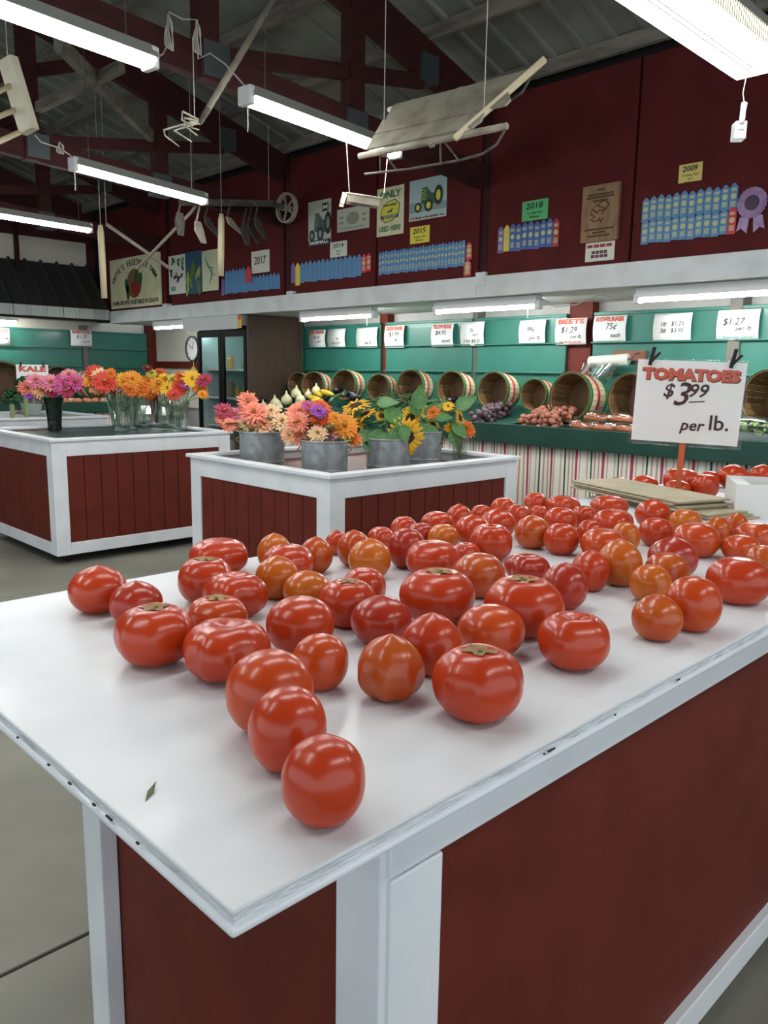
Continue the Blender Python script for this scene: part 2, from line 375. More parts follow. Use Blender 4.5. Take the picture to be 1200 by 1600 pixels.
# ------------------------------------------------------------------ green shelf backs on the back wall
XG = 5.86
def green_back(y0, y1, label, M=None, face='x'):
    t = thing('shelf_back', label, 'shelf', (XG, (y0+y1)/2, 0) if face == 'x' else ((y0+y1)/2, YF-.14, 0), group='green shelf backs')
    h = abs(y1-y0)/2
    def bx(a, b, c, d, e, f, name):
        if face == 'x': MB().box(a, b, c, d, e, f).build(name, GREEN, t, bevel=.004)
        else: MB().box(c, d, a, b, e, f).build(name, GREEN, t, bevel=.004)
    bx(0, .03, -h, h, 1.69, 1.925, 'board'); bx(0, .03, -h, h, 1.445, 1.683, 'board'); bx(0, .03, -h, h, 1.02, 1.437, 'board')
    bx(-.012, .03, -h, h, 1.905, 1.93, 'top_rail'); bx(-.035, .03, -h, h, 1.683, 1.697, 'ledge'); bx(-.035, .03, -h, h, 1.437, 1.451, 'ledge')
    return t
secs = [(475, 594, 'green shelf back next to the brown cooler side'), (603, 738, 'green shelf back holding the yellow beans sign'), (745, 884, 'green shelf back holding the beets sign'), (926, 1139, 'green shelf back behind the plastic bag roll'), (1150, 1420, 'green shelf back at the right edge of the photo')]
for x0, x1, l in secs: green_back(yat(x1, 540, XG), yat(x0, 540, XG), l)
def wallpost(px, w, m, X0, nm, lab):
    y = yat(px, 540, X0); struct(MB().box(X0, XW-.005, y-w/2, y+w/2, 0, 2.02).build(nm, m, bevel=.004), lab)
wallpost(599, .12, BARN, 5.9, 'trim_2', 'red timber post beside the yellow beans shelf'); wallpost(905, .22, BARN, 5.9, 'trim_3', 'red timber post beside the beets sign')
wallpost(741, .06, mat('grey_post', '6b6761', .6), 5.88, 'trim_4', 'grey post in the middle of the green shelves'); wallpost(1145, .09, mat('grey_post', '6b6761', .6), 5.84, 'trim_5', 'grey post under the right hand price sign')
for x0, x1, l in ((1.0, 3.0, 'green shelf back at the far left end'), (3.02, 4.83, 'green shelf back behind the kale sign'), (4.93, 5.8, 'green shelf back at the far corner')): green_back(x0, x1, l, face='y')
struct(MB().box(4.84, 4.92, YF-.15, YF-.04, 0, 2.0).build('trim_6', mat('grey_post', '6b6761', .6)), 'dark post between far green boards')

# ------------------------------------------------------------------ produce bins along the back wall
def curtain_mat():
    m = bpy.data.materials.new('striped_curtain'); m.use_nodes = True; nt = m.node_tree; b = nt.nodes['Principled BSDF']; b.inputs['Roughness'].default_value = .85
    tc = nt.nodes.new('ShaderNodeTexCoord'); sp = nt.nodes.new('ShaderNodeSeparateXYZ'); nt.links.new(tc.outputs['UV'], sp.inputs[0])
    fr = nt.nodes.new('ShaderNodeMath'); fr.operation = 'FRACT'; nt.links.new(sp.outputs[0], fr.inputs[0])
    r = nt.nodes.new('ShaderNodeValToRGB'); r.color_ramp.interpolation = 'CONSTANT'; nt.links.new(fr.outputs[0], r.inputs[0])
    st = [(0, 'efe9dc'), (.12, 'c99a92'), (.16, 'efe9dc'), (.24, 'b8485f'), (.34, 'efe9dc'), (.42, 'b9a88f'), (.47, 'efe9dc'), (.56, 'c99a92'), (.62, 'f2ecdf'), (.72, '1f5548'), (.79, 'efe9dc'), (.88, 'c9b7a2'), (.93, 'efe9dc')]
    e = r.color_ramp.elements; e[0].position = 0; e[0].color = lin(st[0][1]); e[1].position = st[1][0]; e[1].color = lin(st[1][1])
    for p, c in st[2:]: k = e.new(p); k.color = lin(c)
    nt.links.new(r.outputs[0], b.inputs['Base Color']); return m
CURT = curtain_mat()
def curtain(a, b, z0, z1, label, pitch=.22):
    a, b = Vector(a), Vector(b); L = (b-a).length; d = (b-a)/L; nrm = Vector((-d.y, d.x, 0)); n = int(L/.016)
    vs = []; fs = []
    for i in range(n+1):
        s = L*i/n; w = .012*sin(s*34)+.008*sin(s*57+1)
        p = a+d*s
        for z, k in ((z1, .4), ((z0+z1)/2, 1), (z0, 1.15)): vs.append((p.x+nrm.x*w*k, p.y+nrm.y*w*k, z))
    for i in range(n):
        for j in range(2): fs.append((i*3+j, i*3+j+1, (i+1)*3+j+1, (i+1)*3+j))
    mb = MB().add(vs, fs); o = mb.build('striped_curtain', CURT, smooth=True)
    uv = o.data.uv_layers.new()
    for p in o.data.polygons:
        for li in p.loop_indices: uv.data[li].uv = ((o.data.loops[li].vertex_index//3)*L/n/pitch, 0)
    o.modifiers.new('solid', 'SOLIDIFY').thickness = .003
    return tag(o, label, 'curtain')
YB0, YB1 = -1.5, 7.22
cu = curtain((5.11, YB0, 0), (5.11, YB1, 0), .04, .93, 'striped cloth curtain hanging below the long green produce bin')
bin_ = thing('produce_bin', 'long dark green produce bin with dividers under the soffit', 'bin', (5.05, 3, 0))
def bbox(name, *a): MB().box(a[0]-5.05, a[1]-5.05, a[2]-3, a[3]-3, a[4], a[5]).build(name, DGREEN, bin_, bevel=.005)
bbox('front_board', 5.03, 5.07, YB0, YB1, .895, 1.045)
def slope_z(x): return 1.005+(x-5.07)*.20
mb = MB(); vs = [(x-5.05, y-3, slope_z(x)+dz) for dz in (0, -.03) for x, y in ((5.07, YB0), (5.84, YB0), (5.84, YB1), (5.07, YB1))]
mb.add(vs, [(0, 1, 2, 3), (7, 6, 5, 4), (0, 4, 5, 1), (1, 5, 6, 2), (2, 6, 7, 3), (3, 7, 4, 0)]).build('bin_floor', DGREEN, bin_)
DIV = [yat(p, y, 5.07) for p, y in ((560, 650), (622, 655), (672, 657), (733, 662), (800, 668), (872, 672), (1120, 690), (1290, 700))]
for y in DIV:
    mb = MB(); poly = [(5.07, .98), (5.30, 1.03), (5.30, 1.065), (5.07, 1.05)]
    mb.prism([(x-5.05, z) for x, z in poly], -(y-3)-.01, -(y-3)+.01, Matrix(((1, 0, 0, 0), (0, 0, -1, 0), (0, 1, 0, 0), (0, 0, 0, 1)))).build('divider', DGREEN, bin_)
for y in (YB0+.05, 1.0, 3.2, 5.2, YB1-.06): bbox('leg', 5.2, 5.28, y-.04, y+.04, 0, .96)
fb = thing('produce_bin', 'dark green produce bin along the far wall under the awning', 'bin', (2.6, 10, 0))
MB().box(-1.8, 2.5, -.03, .02, .87, 1.0).build('front_board', DGREEN, fb); MB().box(-1.8, 2.5, .02, .82, .93, .96).build('bin_floor', DGREEN, fb)
for x in (-1.7, 0, 2.4): MB().box(x-.04, x+.04, .1, .2, 0, .95).build('leg', DGREEN, fb)
curtain((.8, 10.05, 0), (5.1, 10.05, 0), .04, .9, 'striped curtain below the far wall bin')
# ================================================================== TOMATO TABLE
TZ = .95; TX0, TX1, TY0, TY1 = .352, 3.9, .541, 1.66
tb = thing('display_table', 'long white topped table with red panels holding the tomatoes', 'table', (TX0, TY0, 0))
def tbx(name, x0, x1, y0, y1, z0, z1, m, bv=.003): return MB().box(x0-TX0, x1-TX0, y0-TY0, y1-TY0, z0, z1).build(name, m, tb, bevel=bv)
top = tbx('tabletop', TX0, TX1, TY0, TY1, TZ-.006, TZ, WTOP, .0025)
tbx('edge_layer', TX0+.002, TX1-.002, TY0+.002, TY1-.002, TZ-.0165, TZ-.0058, WEDGE, .001)
tbx('edge_layer', TX0-.002, TX1+.002, TY0-.002, TY1+.002, TZ-.027, TZ-.0163, WHITE, .004)
LX, LY0, LY1 = .595, .600, 1.44
tbx('apron_rail', LX+.01, TX1-.1, LY0-.004, LY0+.03, TZ-.118, TZ-.026, WHITE)
tbx('apron_rail', LX+.06, TX1-.1, LY1-.03, LY1, TZ-.074, TZ-.026, WHITE)
for x in (LX, TX1-.4):
    for y0, y1, s in ((LY0+.002, LY0+.082, 0), (LY1-.075, LY1, 1)):
        tbx('leg', x, x+.035, y0, y1, .01, TZ-.027, WHITE)
        tbx('leg_face_board', x+.012, x+.105, (y0-.006 if s == 0 else y1-.03), (y0+.03 if s == 0 else y1+.004), .01, TZ-.121, WHITE)
tbx('red_panel', LX+.10, TX1-.3, LY0+.014, LY0+.026, .09, TZ-.07, BARN)
tbx('red_panel', LX+.10, TX1-.3, LY1-.026, LY1-.014, .09, TZ-.07, BARN)
tbx('red_panel', LX+.036, LX+.048, LY0+.08, LY1-.0, .05, TZ-.027, BARN)
tbx('red_panel', TX1-.39, TX1-.38, LY0+.07, LY1-.07, .09, TZ-.056, BARN)
tbx('bottom_rail', LX+.10, TX1-.3, LY0-.006, LY0+.03, .035, .105, WHITE)
for px, py, l_ in ((26, 1127, .006), (75, 1175, .008), (108, 1204, .01), (146, 1238, .009), (170, 1268, .02), (215, 1312, .007)):
    p = atx(px, py, TX0-.002); MB().box(-.0012, .001, -l_*.35, l_*.35, -.0009, .0009).build('paint_chip', mat('bare_wood_chip', '3b3630', .9), tb, M=Matrix.Translation((p.x-TX0, p.y-TY0, min(max(p.z, TZ-.02), TZ-.012))))
for px, py, l_ in ((862, 1164, .02), (963, 1090, .004), (852, 1148, .004), (1060, 1062, .012)):
    p = aty(px, py, TY0-.002); MB().box(-l_*.4, l_*.4, -.0012, .001, -.0008, .0008).build('paint_chip', mat('bare_wood_chip', '3b3630', .9), tb, M=Matrix.Translation((p.x-TX0, p.y-TY0, min(max(p.z, TZ-.02), TZ-.012))))
for px, py, a, L in ((236, 1240, .9, .035),):
    p = atz(px, py, TZ)
    o = MB().add([(-L/2, 0, .001), (0, -.003, .002), (L/2, 0, .006), (0, .004, .003)], [(0, 1, 2, 3)]).build('leaf_scrap', mat('dry_leaf', '5d6b45', .7), M=Matrix.Translation(p)@Matrix.Rotation(a+radians(-10), 4, 'Z'))
    o.modifiers.new('s', 'SOLIDIFY').thickness = .001
    tag(o, 'small curled green leaf scrap on the white tabletop', 'leaf')

# ------------------------------------------------------------------ tomatoes
TC = {'r': ('ba3b15', 'ae3312'), 'd': ('a82e18', '9b2918'), 'o': ('bf4716', 'b53b12'), 'y': ('c06619', 'b84c12'), 'v': ('b03e12', 'ba5c19')}
def tmat(k):
    n = 'tomato_skin_'+k
    if n in MATS: return MATS[n]
    return mat(n, TC[k][0], .27, c2=TC[k][1], scale=9, coat=.12, spec=.42, detail=2, mixlo=.35, mixhi=.7, sss=0)
SCAR = mat('corky_scar', 'a5855a', .9, c2='876646', scale=60)
TOM = """109 882 199 956 p r tomato farthest left on the table
172 906 254 974 p d dark red tomato right of the farthest left tomato
181 938 304 1037 s r broad tomato with brown scar, left of the big creased tomato
280 961 425 1061 l r very big deeply creased tomato with a brown scar, left side
292 926 388 996 s o scarred tomato wedged behind the big creased tomato
277 866 365 942 s r tomato with small brown scar behind the wedged scarred one
316 889 418 964 l r lumpy tomato with folded top, left of two orange tomatoes
296 838 389 895 d r wide flat tomato at the far left edge of the table by the stand
355 1013 494 1146 r o third tomato from the front corner, orange red and large
386 1067 511 1197 r r second tomato from the front corner, leaning on the frontmost one
439 1146 573 1283 r r frontmost smooth tomato, nearest the table corner
456 987 546 1075 r o small round tomato right of the third one from the corner
414 928 523 1018 r r smooth broad tomato behind the small round one
499 900 588 978 s r scarred tomato behind and right of the smooth broad one
535 884 604 950 d r tomato half hidden behind the scarred one near the middle left
547 928 643 1005 p d dark glossy tomato left of the largest scarred tomato
429 886 504 945 p y yellowish orange tomato in front of another orange one
411 870 481 938 p y orange tomato directly behind the yellowish orange one
409 847 491 908 r r red tomato between two orange pointed tomatoes, back left
401 831 456 892 p y orange pointed tomato standing at the back edge, left
467 835 520 897 p v orange red pointed tomato at the back, third from the left orange one
508 822 544 872 p r small pointed tomato before the white corner post
526 824 580 888 p v orange tomato behind the light orange pointed one
544 840 612 903 p y light orange pointed tomato in the back middle left
574 821 617 862 d r red tomato peeking behind the light orange pointed one
607 823 667 888 r d dark tomato left of the wide one in the back middle
630 840 718 902 d r wide smooth tomato behind the largest scarred tomato
665 817 715 858 r y yellow shouldered tomato in the back middle
657 797 708 838 d r red tomato behind the yellow shouldered one
617 807 660 846 r r red tomato behind the dark tomato of the back middle
632 814 674 850 d d dark tomato squeezed beside the yellow shouldered one
697 787 738 826 p r pointed tomato at the back edge before the red stand planks
735 787 770 822 d r low tomato behind the pair of pointed back tomatoes
767 776 806 810 d r tomato at the back edge below the right stand post
710 803 767 850 p r red tomato left of the big tomato with a dark scar
750 794 806 840 p r pointed tomato behind the big tomato with a dark scar
790 786 829 825 s r small scarred tomato near the stand's right post
823 768 859 802 d r farthest tomato in front of the striped curtain
847 772 901 806 l r creased tomato at the back in front of the curtain
828 789 856 813 d r little tomato between two creased back tomatoes
727 816 801 875 l r big round tomato with a dark scar, back centre
708 845 756 882 l r small creased tomato in front of the big back centre one
708 861 790 932 r v orange tomato right of the largest scarred tomato
625 883 744 972 s r largest tomato with a tan scar, centre of the table
753 895 879 994 s r big tomato with a green brown scar, right of the centre one
787 862 859 908 l d dull wrinkled tomato behind the green scarred big tomato
846 878 919 950 p d dark red tomato right of the green scarred big tomato
893 857 953 924 p r sharply pointed tomato left of the deep orange one
933 842 1004 914 p y deep orange tomato right of the sharply pointed one
803 804 860 856 p v tomato with small blemish left of the shiny ball tomato
849 816 905 866 r r shiny ball shaped tomato in the back right
900 809 942 856 d r tomato right of the shiny ball shaped one
908 823 980 876 d o orange red tomato behind the deep orange one
955 814 1000 862 r y yellow orange tomato beside the wide orange red one
927 793 990 838 d r broad tomato in front of the paper bags, left
850 791 903 832 r r tomato behind the shiny ball shaped one
893 788 931 824 s r tomato with a small stem hole by the paper bags
923 772 981 808 d r tomato leaning on the left end of the paper bags
992 779 1047 824 p r pointed tomato right beneath the tomatoes sign
1045 794 1096 834 r y orange tomato at the right end of the paper bags
999 807 1052 853 r r shiny tomato in front of the pointed one beneath the sign
1052 814 1125 869 r o large smooth tomato left of the pointed pair by the box
1102 804 1148 858 p v pointed orange red tomato in front of the white box
1132 801 1169 838 p v small pointed tomato against the white box
1143 813 1207 860 d o wide tomato at the white box, right edge
1128 834 1188 876 r o tomato left of the one cut by the right edge
1165 850 1222 905 r v tomato cut off by the right edge above the flat wide one
1108 867 1203 942 d r flat wide tomato at the right edge, nearest the rim
1013 838 1090 902 p d dull dark pointed tomato behind two orange ones, right
1008 861 1077 920 r v orange tomato behind the tallest egg shaped one
984 880 1048 940 r y pale orange tomato left of the tallest egg shaped one
1040 897 1127 984 r o tallest egg shaped tomato on the right
988 927 1067 999 p v pointed tomato nearest the right rim, pale at one side
839 951 953 1043 k r tomato with a round dimple on top, near the right rim
716 940 822 1022 r o orange red tomato behind the big front tomato with dry stem
628 956 723 1052 p r blunt pointed tomato between two front tomatoes, middle
557 989 664 1091 q v knobbly based tomato with a blunt nose, front middle
676 1002 819 1123 s r big front tomato with a dry green stem star
950 745 983 764 r r tomato behind the left end of the paper bags
986 742 1028 768 p r creased tomato behind the paper bags, middle
1036 729 1094 771 l r big tomato left of the sign stick
1046 749 1088 778 r r tomato directly behind the paper bags by the sign stick
1070 738 1114 778 l r tomato right of the sign stick
1101 735 1132 762 r r small tomato behind the white box corner
1114 725 1162 762 p r pointed tomato behind the white box
1172 725 1212 758 p r rearmost tomato at the right edge behind the box"""
def tomato_mesh(a, b, ty, rnd):
    n, m = 36, 22; vs = []
    nl = rnd.choice([4, 5, 6, 7]); ph = rnd.random()*6.28; L = {'p': .012, 'r': .010, 'd': .025, 's': .022, 'l': .10, 'k': .03, 'q': .02}[ty]
    asx = rnd.uniform(-.03, .03); dip = {'s': .16, 'l': .18, 'k': .22, 'd': .05}.get(ty, 0)
    for i in range(m+1):
        th = pi*i/m; st, ct = sin(th), cos(th)
        for j in range(n):
            f = 2*pi*j/n
            lob = cos(nl*f+ph); lob2 = cos((nl//2+1)*f+ph*2)
            rad = st**.88 if st > 0 else 0
            groove = -abs(cos(nl*f/2+ph/2))**6
            if ty == 'l': rr = rad*(1+L*.5*lob+L*1.9*groove*(.35+.65*st)+L*.5*lob2+asx*cos(f))
            else: rr = rad*(1+L*lob*(.6+.8*(ct > 0))+L*.7*lob2+asx*cos(f))
            z = (abs(ct)**.92)*(1 if ct > 0 else -1)
            if dip and ct > 0: z -= dip*exp(-(rad/.3)**2)*1.1; z -= .03*abs(groove)*rad*(1-rad) if ty in 'sl' else 0
            if ty == 'p' and ct > 0:
                rr *= 1-.10*ct*ct; z += .07*exp(-(rad/.14)**2)+.03*exp(-(rad/.4)**2)
            if ty == 'q':
                if ct > 0: rr *= 1-.16*ct; z += .10*exp(-(rad/.22)**2)
                else: rr *= 1+.05*lob*st
            if ct < -.9: z = -.9-(abs(z)-.9)*.25
            if ty in 'lq' and ct < 0: z -= .05*lob*st*st
            vs.append((a*rr*cos(f), a*rr*sin(f), b*z))
    zmin = min(v[2] for v in vs); vs = [(x, y, z-zmin) for x, y, z in vs]
    fs = [(i*n+j, (i+1)*n+j, (i+1)*n+(j+1) % n, i*n+(j+1) % n) for i in range(m) for j in range(n)]
    return vs, fs
def scar_mesh(a, b, zt, rnd, green=False):
    vs = [(0, 0, zt+.001)]; k = 14
    for ring in (.17, .36):
        for j in range(k):
            r = a*ring*(1+.35*cos(5*2*pi*j/k+1)*(ring > .2)+rnd.uniform(-.1, .1)); vs.append((r*cos(2*pi*j/k), r*sin(2*pi*j/k), 0))
    return vs, [(0, 1+j, 1+(j+1) % k) for j in range(k)]+[(1+j, 1+k+j, 1+k+(j+1) % k, 1+(j+1) % k) for j in range(k)]
toms = []
for ln in TOM.split('\n'):
    q = ln.split(' ', 6); x0, y0, x1, y1 = map(float, q[:4])
    xc, yc = (x0+x1)/2, (y0+y1)/2; b = .035
    for it in range(12):
        P = atz(xc, yc, TZ+b); d = depth(P); a = (x1-x0)/2*d/FPX*.985
        s = (CAMH-P.z)/(P-CAM).length; c = sqrt(1-s*s); hh = (y1-y0)/2*d/FPX
        b = sqrt(max(1e-6, hh*hh-(a*s)**2))/c; b = min(max(b, .60*a), 1.08*a)
    toms.append([P.x, P.y, a, b, q[4], q[5], q[6]])
for it in range(60):                                        # let neighbours touch instead of overlap
    for i in range(len(toms)):
        for j in range(i):
            A, B = toms[i], toms[j]; dx, dy = A[0]-B[0], A[1]-B[1]; D = sqrt(dx*dx+dy*dy) or 1e-6; need = (A[2]+B[2])*1.0
            if D < need:
                k = (need-D)/D*.25; A[0] += dx*k; A[1] += dy*k; B[0] -= dx*k; B[1] -= dy*k
rnd = random.Random(3)
for x, y, a, b, ty, ck, lab in toms:
    mb = MB(); vs, fs = tomato_mesh(a, b, ty, rnd); mb.add(vs, fs)
    M = Matrix.Translation((x, y, TZ))@Matrix.Rotation(rnd.random()*6.28, 4, 'Z')
    if ty == 'r': pass
    o = mb.build('tomato', tmat(ck), smooth=True, M=M)
    tag(o, lab, 'tomato', 'tomatoes on the white table')
    if ty in 's':
        me_t = {}
        sv, sf = scar_mesh(a, b, 0, rnd)
        n = 36
        def topz(r):
            best = None
            for i in range(0, 12):
                vx = vs[i*n]; rr = sqrt(vx[0]**2+vx[1]**2)
                if rr >= r: return vx[2]
            return vs[0][2]
        sv = [(px, py, topz(sqrt(px*px+py*py))+.0015) for px, py, pz in sv]
        MB().add(sv, sf).build('stem_scar', SCAR, o, smooth=True)
        MB().tube([(0, 0, vs[0][2]), (.1*a, 0, vs[0][2]+.05*a)], .07*a, 6).build('stem_stub', mat('dry_stem', '6f6a36', .8), o)

# ------------------------------------------------------------------ paper bags, box and sign on the table
bg = [atz(917, 762, .985), atz(944, 752, .985), atz(1112, 787, .985), atz(1090, 797, .985)]
cx = sum((p for p in bg), Vector())/4; dv = ((bg[2]+bg[3])/2-(bg[0]+bg[1])/2); ang = math.atan2(dv.y, dv.x); BL = dv.length
KR = mat('kraft_paper', 'b3a68c', .75, c2='a6987d', scale=6, bump=.15)
for i in range(7):
    l = .5*BL*(1-.02*(i % 3)); w = .12
    z = TZ+.0085*i; off = rnd.uniform(-.007, .007)+(.05 if i < 3 else 0)
    mb = MB(); mb.box(-l, l, -w, w, 0, .0068); mb.box(-l+.04, l-.1, -w-.002, -w+.02, .001, .006)
    o = mb.build('paper_bag', KR, M=Matrix.Translation((cx.x, cx.y, z))@Matrix.Rotation(ang+off, 4, 'Z')@Matrix.Translation((off*2, off, 0)), bevel=.002)
    MB().box(l-.09, l, -w+.012, w-.012, .0066, .0076).build('folded_bottom', KR, o)
    tag(o, 'flat brown paper bag, '+['bottom one', 'second from the bottom', 'third from the bottom', 'middle one', 'third from the top', 'second from the top', 'topmost one'][i]+' of the stack on the table', 'paper bag', 'stack of brown paper bags')
bp = atz(1116, 812, TZ); 
bx = thing('cardboard_box', 'open white cardboard box on the tomato table at the right edge', 'box', M=Matrix.Translation((bp.x+.10, bp.y-.025, TZ))@Matrix.Rotation(radians(-60), 4, 'Z'))
CB = mat('white_card', 'd9d9d6', .7); bw, bd, bh, th_ = .34, .26, .115, .004
MB().box(0, bw, 0, th_, 0, bh).build('side', CB, bx); MB().box(0, bw, bd-th_, bd, 0, bh).build('side', CB, bx)
MB().box(0, th_, th_, bd-th_, 0, bh).build('end', CB, bx); MB().box(bw-th_, bw, th_, bd-th_, 0, bh).build('end', CB, bx); MB().box(th_, bw-th_, th_, bd-th_, 0, th_).build('base', CB, bx)
MB().box(th_, .05, th_+.001, bd-th_, bh-.008, bh-.004).build('flap', CB, bx)
# TOMATOES sign
sp = atd(1074, 629, 3.02); SWd, SH = 158*3.02/FPX, 128*3.02/FPX
sg = thing('price_sign', 'white TOMATOES price sign in a clear sleeve on an orange stick', 'sign', M=face_cam(sp)@Matrix.Rotation(radians(-1.6), 4, 'Z')@Matrix.Rotation(radians(6), 4, 'X'))
MB().box(-SWd/2, SWd/2, -SH/2, SH/2, -.001, .001).build('paper', PAPER, sg)
MB().box(-SWd/2-.012, SWd/2+.014, -SH/2-.012, SH/2+.006, .004, .0052).build('clear_sleeve', glass('clear_sleeve', rough=.12, mix=.93), sg)
text('TOMATOES', .056, REDINK, sg, 0, SH*.33, .0018, bold=.0032, width=SWd*.90)
text('TOMATOES', .056, mat('dark_outline_ink', '5b2a22', .6), sg, .0025, SH*.33-.003, .0012, bold=.0048, width=SWd*.915, name='lettering_outline')  # dark printed outline behind the red letters
text('$', .072, INK, sg, -SWd*.19, SH*.13, .0018, shear=.2, bold=.0012); text('3', .125, INK, sg, -SWd*.07, SH*.085, .0018, shear=.25, bold=.001)
text('99', .07, INK, sg, SWd*.08, SH*.14, .0018, shear=.25, bold=.0012); MB().box(-.028, .028, -.0022, .0022, 0, .0008).build('underline', INK, sg, M=Matrix.Translation((SWd*.085, SH*.015, .0015))@Matrix.Rotation(.1, 4, 'Z'))
text('per', .06, INK, sg, SWd*.06, -SH*.28, .0018, shear=.2, bold=.001); text('lb.', .08, INK, sg, SWd*.31, -SH*.24, .0018, bold=.001)
zb = TZ-sp.z+.004
MB().box(-.012, .010, zb, -SH/2+.05, -.012, -.006).build('stick', mat('orange_stick', 'c25a34', .5), sg)
for sx in (-1, 1):
    c = MB(); c.bar((sx*SWd*.37-.006, SH/2-.02, .009), (sx*SWd*.37+.006, SH/2+.05, .012), .014, .01); c.bar((sx*SWd*.37, SH/2-.005, .01), (sx*SWd*.37+.028, SH/2+.03, .014), .01, .008)
    c.build('black_clip', BLACK, sg, bevel=.002)
# base plate so the sign stands
MB().box(-.05, .05, zb, zb+.006, -.05, .03).build('foot', WOODG, sg)

# ------------------------------------------------------------------ display stands with plank sides
def stand(x0, x1, y0, y1, zt, label, inner, depth_in, skip=()):
    t = thing('display_stand', label, 'stand', (x0, y0, 0), group='white framed plank display stands')
    lx, ly = x1-x0, y1-y0; z0 = .07
    def b(name, a, m=WHITE, bv=.004): return MB().box(*a).build(name, m, t, bevel=bv)
    pw = .105
    for sx in (0, 1):
        for sy in (0, 1):
            ax = 0 if sx == 0 else lx-pw; ay = 0 if sy == 0 else ly-pw
            b('corner_post', (ax, ax+pw, ay, ay+pw, z0, zt-.02))
    for sy in (0, 1):
        y = 0 if sy == 0 else ly-.03
        b('apron', (pw, lx-pw, y+.002, y+.028, zt-.13, zt-.02)); b('bottom_rail', (pw, lx-pw, y+.002, y+.028, z0, z0+.09))
        b('rim_cap', (-.02, lx+.02, (-.02 if sy == 0 else ly-.06), (.06 if sy == 0 else ly+.02), zt-.022, zt))
        n = int((lx-2*pw)/.118); w = (lx-2*pw)/n
        for k in range(n): b('plank', (pw+k*w+.003, pw+(k+1)*w-.003, y+.009, y+.022, z0+.085, zt-.125), BARN, .003)
        b('backing', (pw, lx-pw, y+.013, y+.019, z0+.05, zt-.08), DARK, 0)
    for sx in (0, 1):
        x = 0 if sx == 0 else lx-.03
        b('apron', (x+.002, x+.028, pw, ly-pw, zt-.13, zt-.02)); b('bottom_rail', (x+.002, x+.028, pw, ly-pw, z0, z0+.09))
        b('rim_cap', ((-.02 if sx == 0 else lx-.06), (.06 if sx == 0 else lx+.02), .062, ly-.062, zt-.022, zt))
        n = int((ly-2*pw)/.118); w = (ly-2*pw)/n
        for k in range(n): b('plank', (x+.009, x+.022, pw+k*w+.003, pw+(k+1)*w-.003, z0+.085, zt-.125), BARN, .003)
        b('backing', (x+.013, x+.019, pw, ly-pw, z0+.05, zt-.08), DARK, 0)
    b('inner_top', (.03, lx-.03, .03, ly-.03, zt-depth_in-.015, zt-depth_in), inner, 0)
    for sx in (.12, lx-.12):
        for sy in (.12, ly-.12): MB().lathe([(.035, -.014), (.035, .014)], 14, Matrix.Translation((sx, sy, .035))@Matrix.Rotation(pi/2, 4, 'X'), True, True).build('caster', BLACK, t)
    return t
S1 = (2.27, 3.76, 5.68, 7.05, .925); S2 = (2.575, 4.13, 3.01, 4.33, .916)
stand(*S1, 'red plank stand with dark green top holding the glass vases', mat('dark_green_top', '2c3f3a', .35, c2='263733', scale=4), .03)
stand(*S2, 'red plank stand holding galvanised flower buckets, behind the tomato table', mat('red_brown_tray', '68392c', .5, c2='5a3126', scale=6), .075)
stand(2.55, 3.86, 8.15, 9.45, .93, 'farthest red plank stand, holding the kale', mat('grey_board_top', '7d817d', .5), .02)
# ================================================================== SIGNS, CARDS AND RIBBONS ON THE RED WALL
def wallrect(x0, y0, x1, y1, X):
    """pixel box of a rectangle on a wall facing -X -> centre, width, height"""
    w = x1-x0; xm = (x0+x1)/2
    st = abs((y0-574)/(xm+644))*w/2; sb = abs((y1-574)/(xm+644))*w/2
    if y0 > 574: st = 0
    ym = (y0+y1)/2
    A, B = atx(x0, ym, X), atx(x1, ym, X); T = atx(xm, y0+st, X).z; Bo = atx(xm, y1-(sb if y1 < 574 else 0), X).z
    return Vector((X, (A.y+B.y)/2, (T+Bo)/2)), A.y-B.y, T-Bo
XS = XF-.016
PALE = mat('old_cream_enamel', 'd8d3ae', .5, c2='cbc59e', scale=5)
CARDY = mat('yellow_card', 'd8c648', .7); CARDG = mat('green_card', '55b06c', .7); CARDP = mat('parchment_card', 'd2bd6c', .7); CARDW = mat('white_card_paper', 'cfcdc0', .7)
def board(name, label, cat, px, m, X=XS, th=.006, group=None, bevel=.001):
    c, w, h = wallrect(*px, X)
    t = thing(name, label, cat, group=group, M=face_x(c))
    MB().box(-w/2, w/2, -h/2, h/2, -.004, th-.004).build('board', m, t, bevel=bevel)
    return t, w, h, th-.004
def blob(t, pts, m, z, name, th=.0012):
    return MB().prism(pts, z, z+th).build(name, m, t)
def ell(cx, cy, rx, ry, n=20, a=0): return [(cx+rx*cos(2*pi*k/n)*cos(a)-ry*sin(2*pi*k/n)*sin(a), cy+rx*cos(2*pi*k/n)*sin(a)+ry*sin(2*pi*k/n)*cos(a)) for k in range(n)]
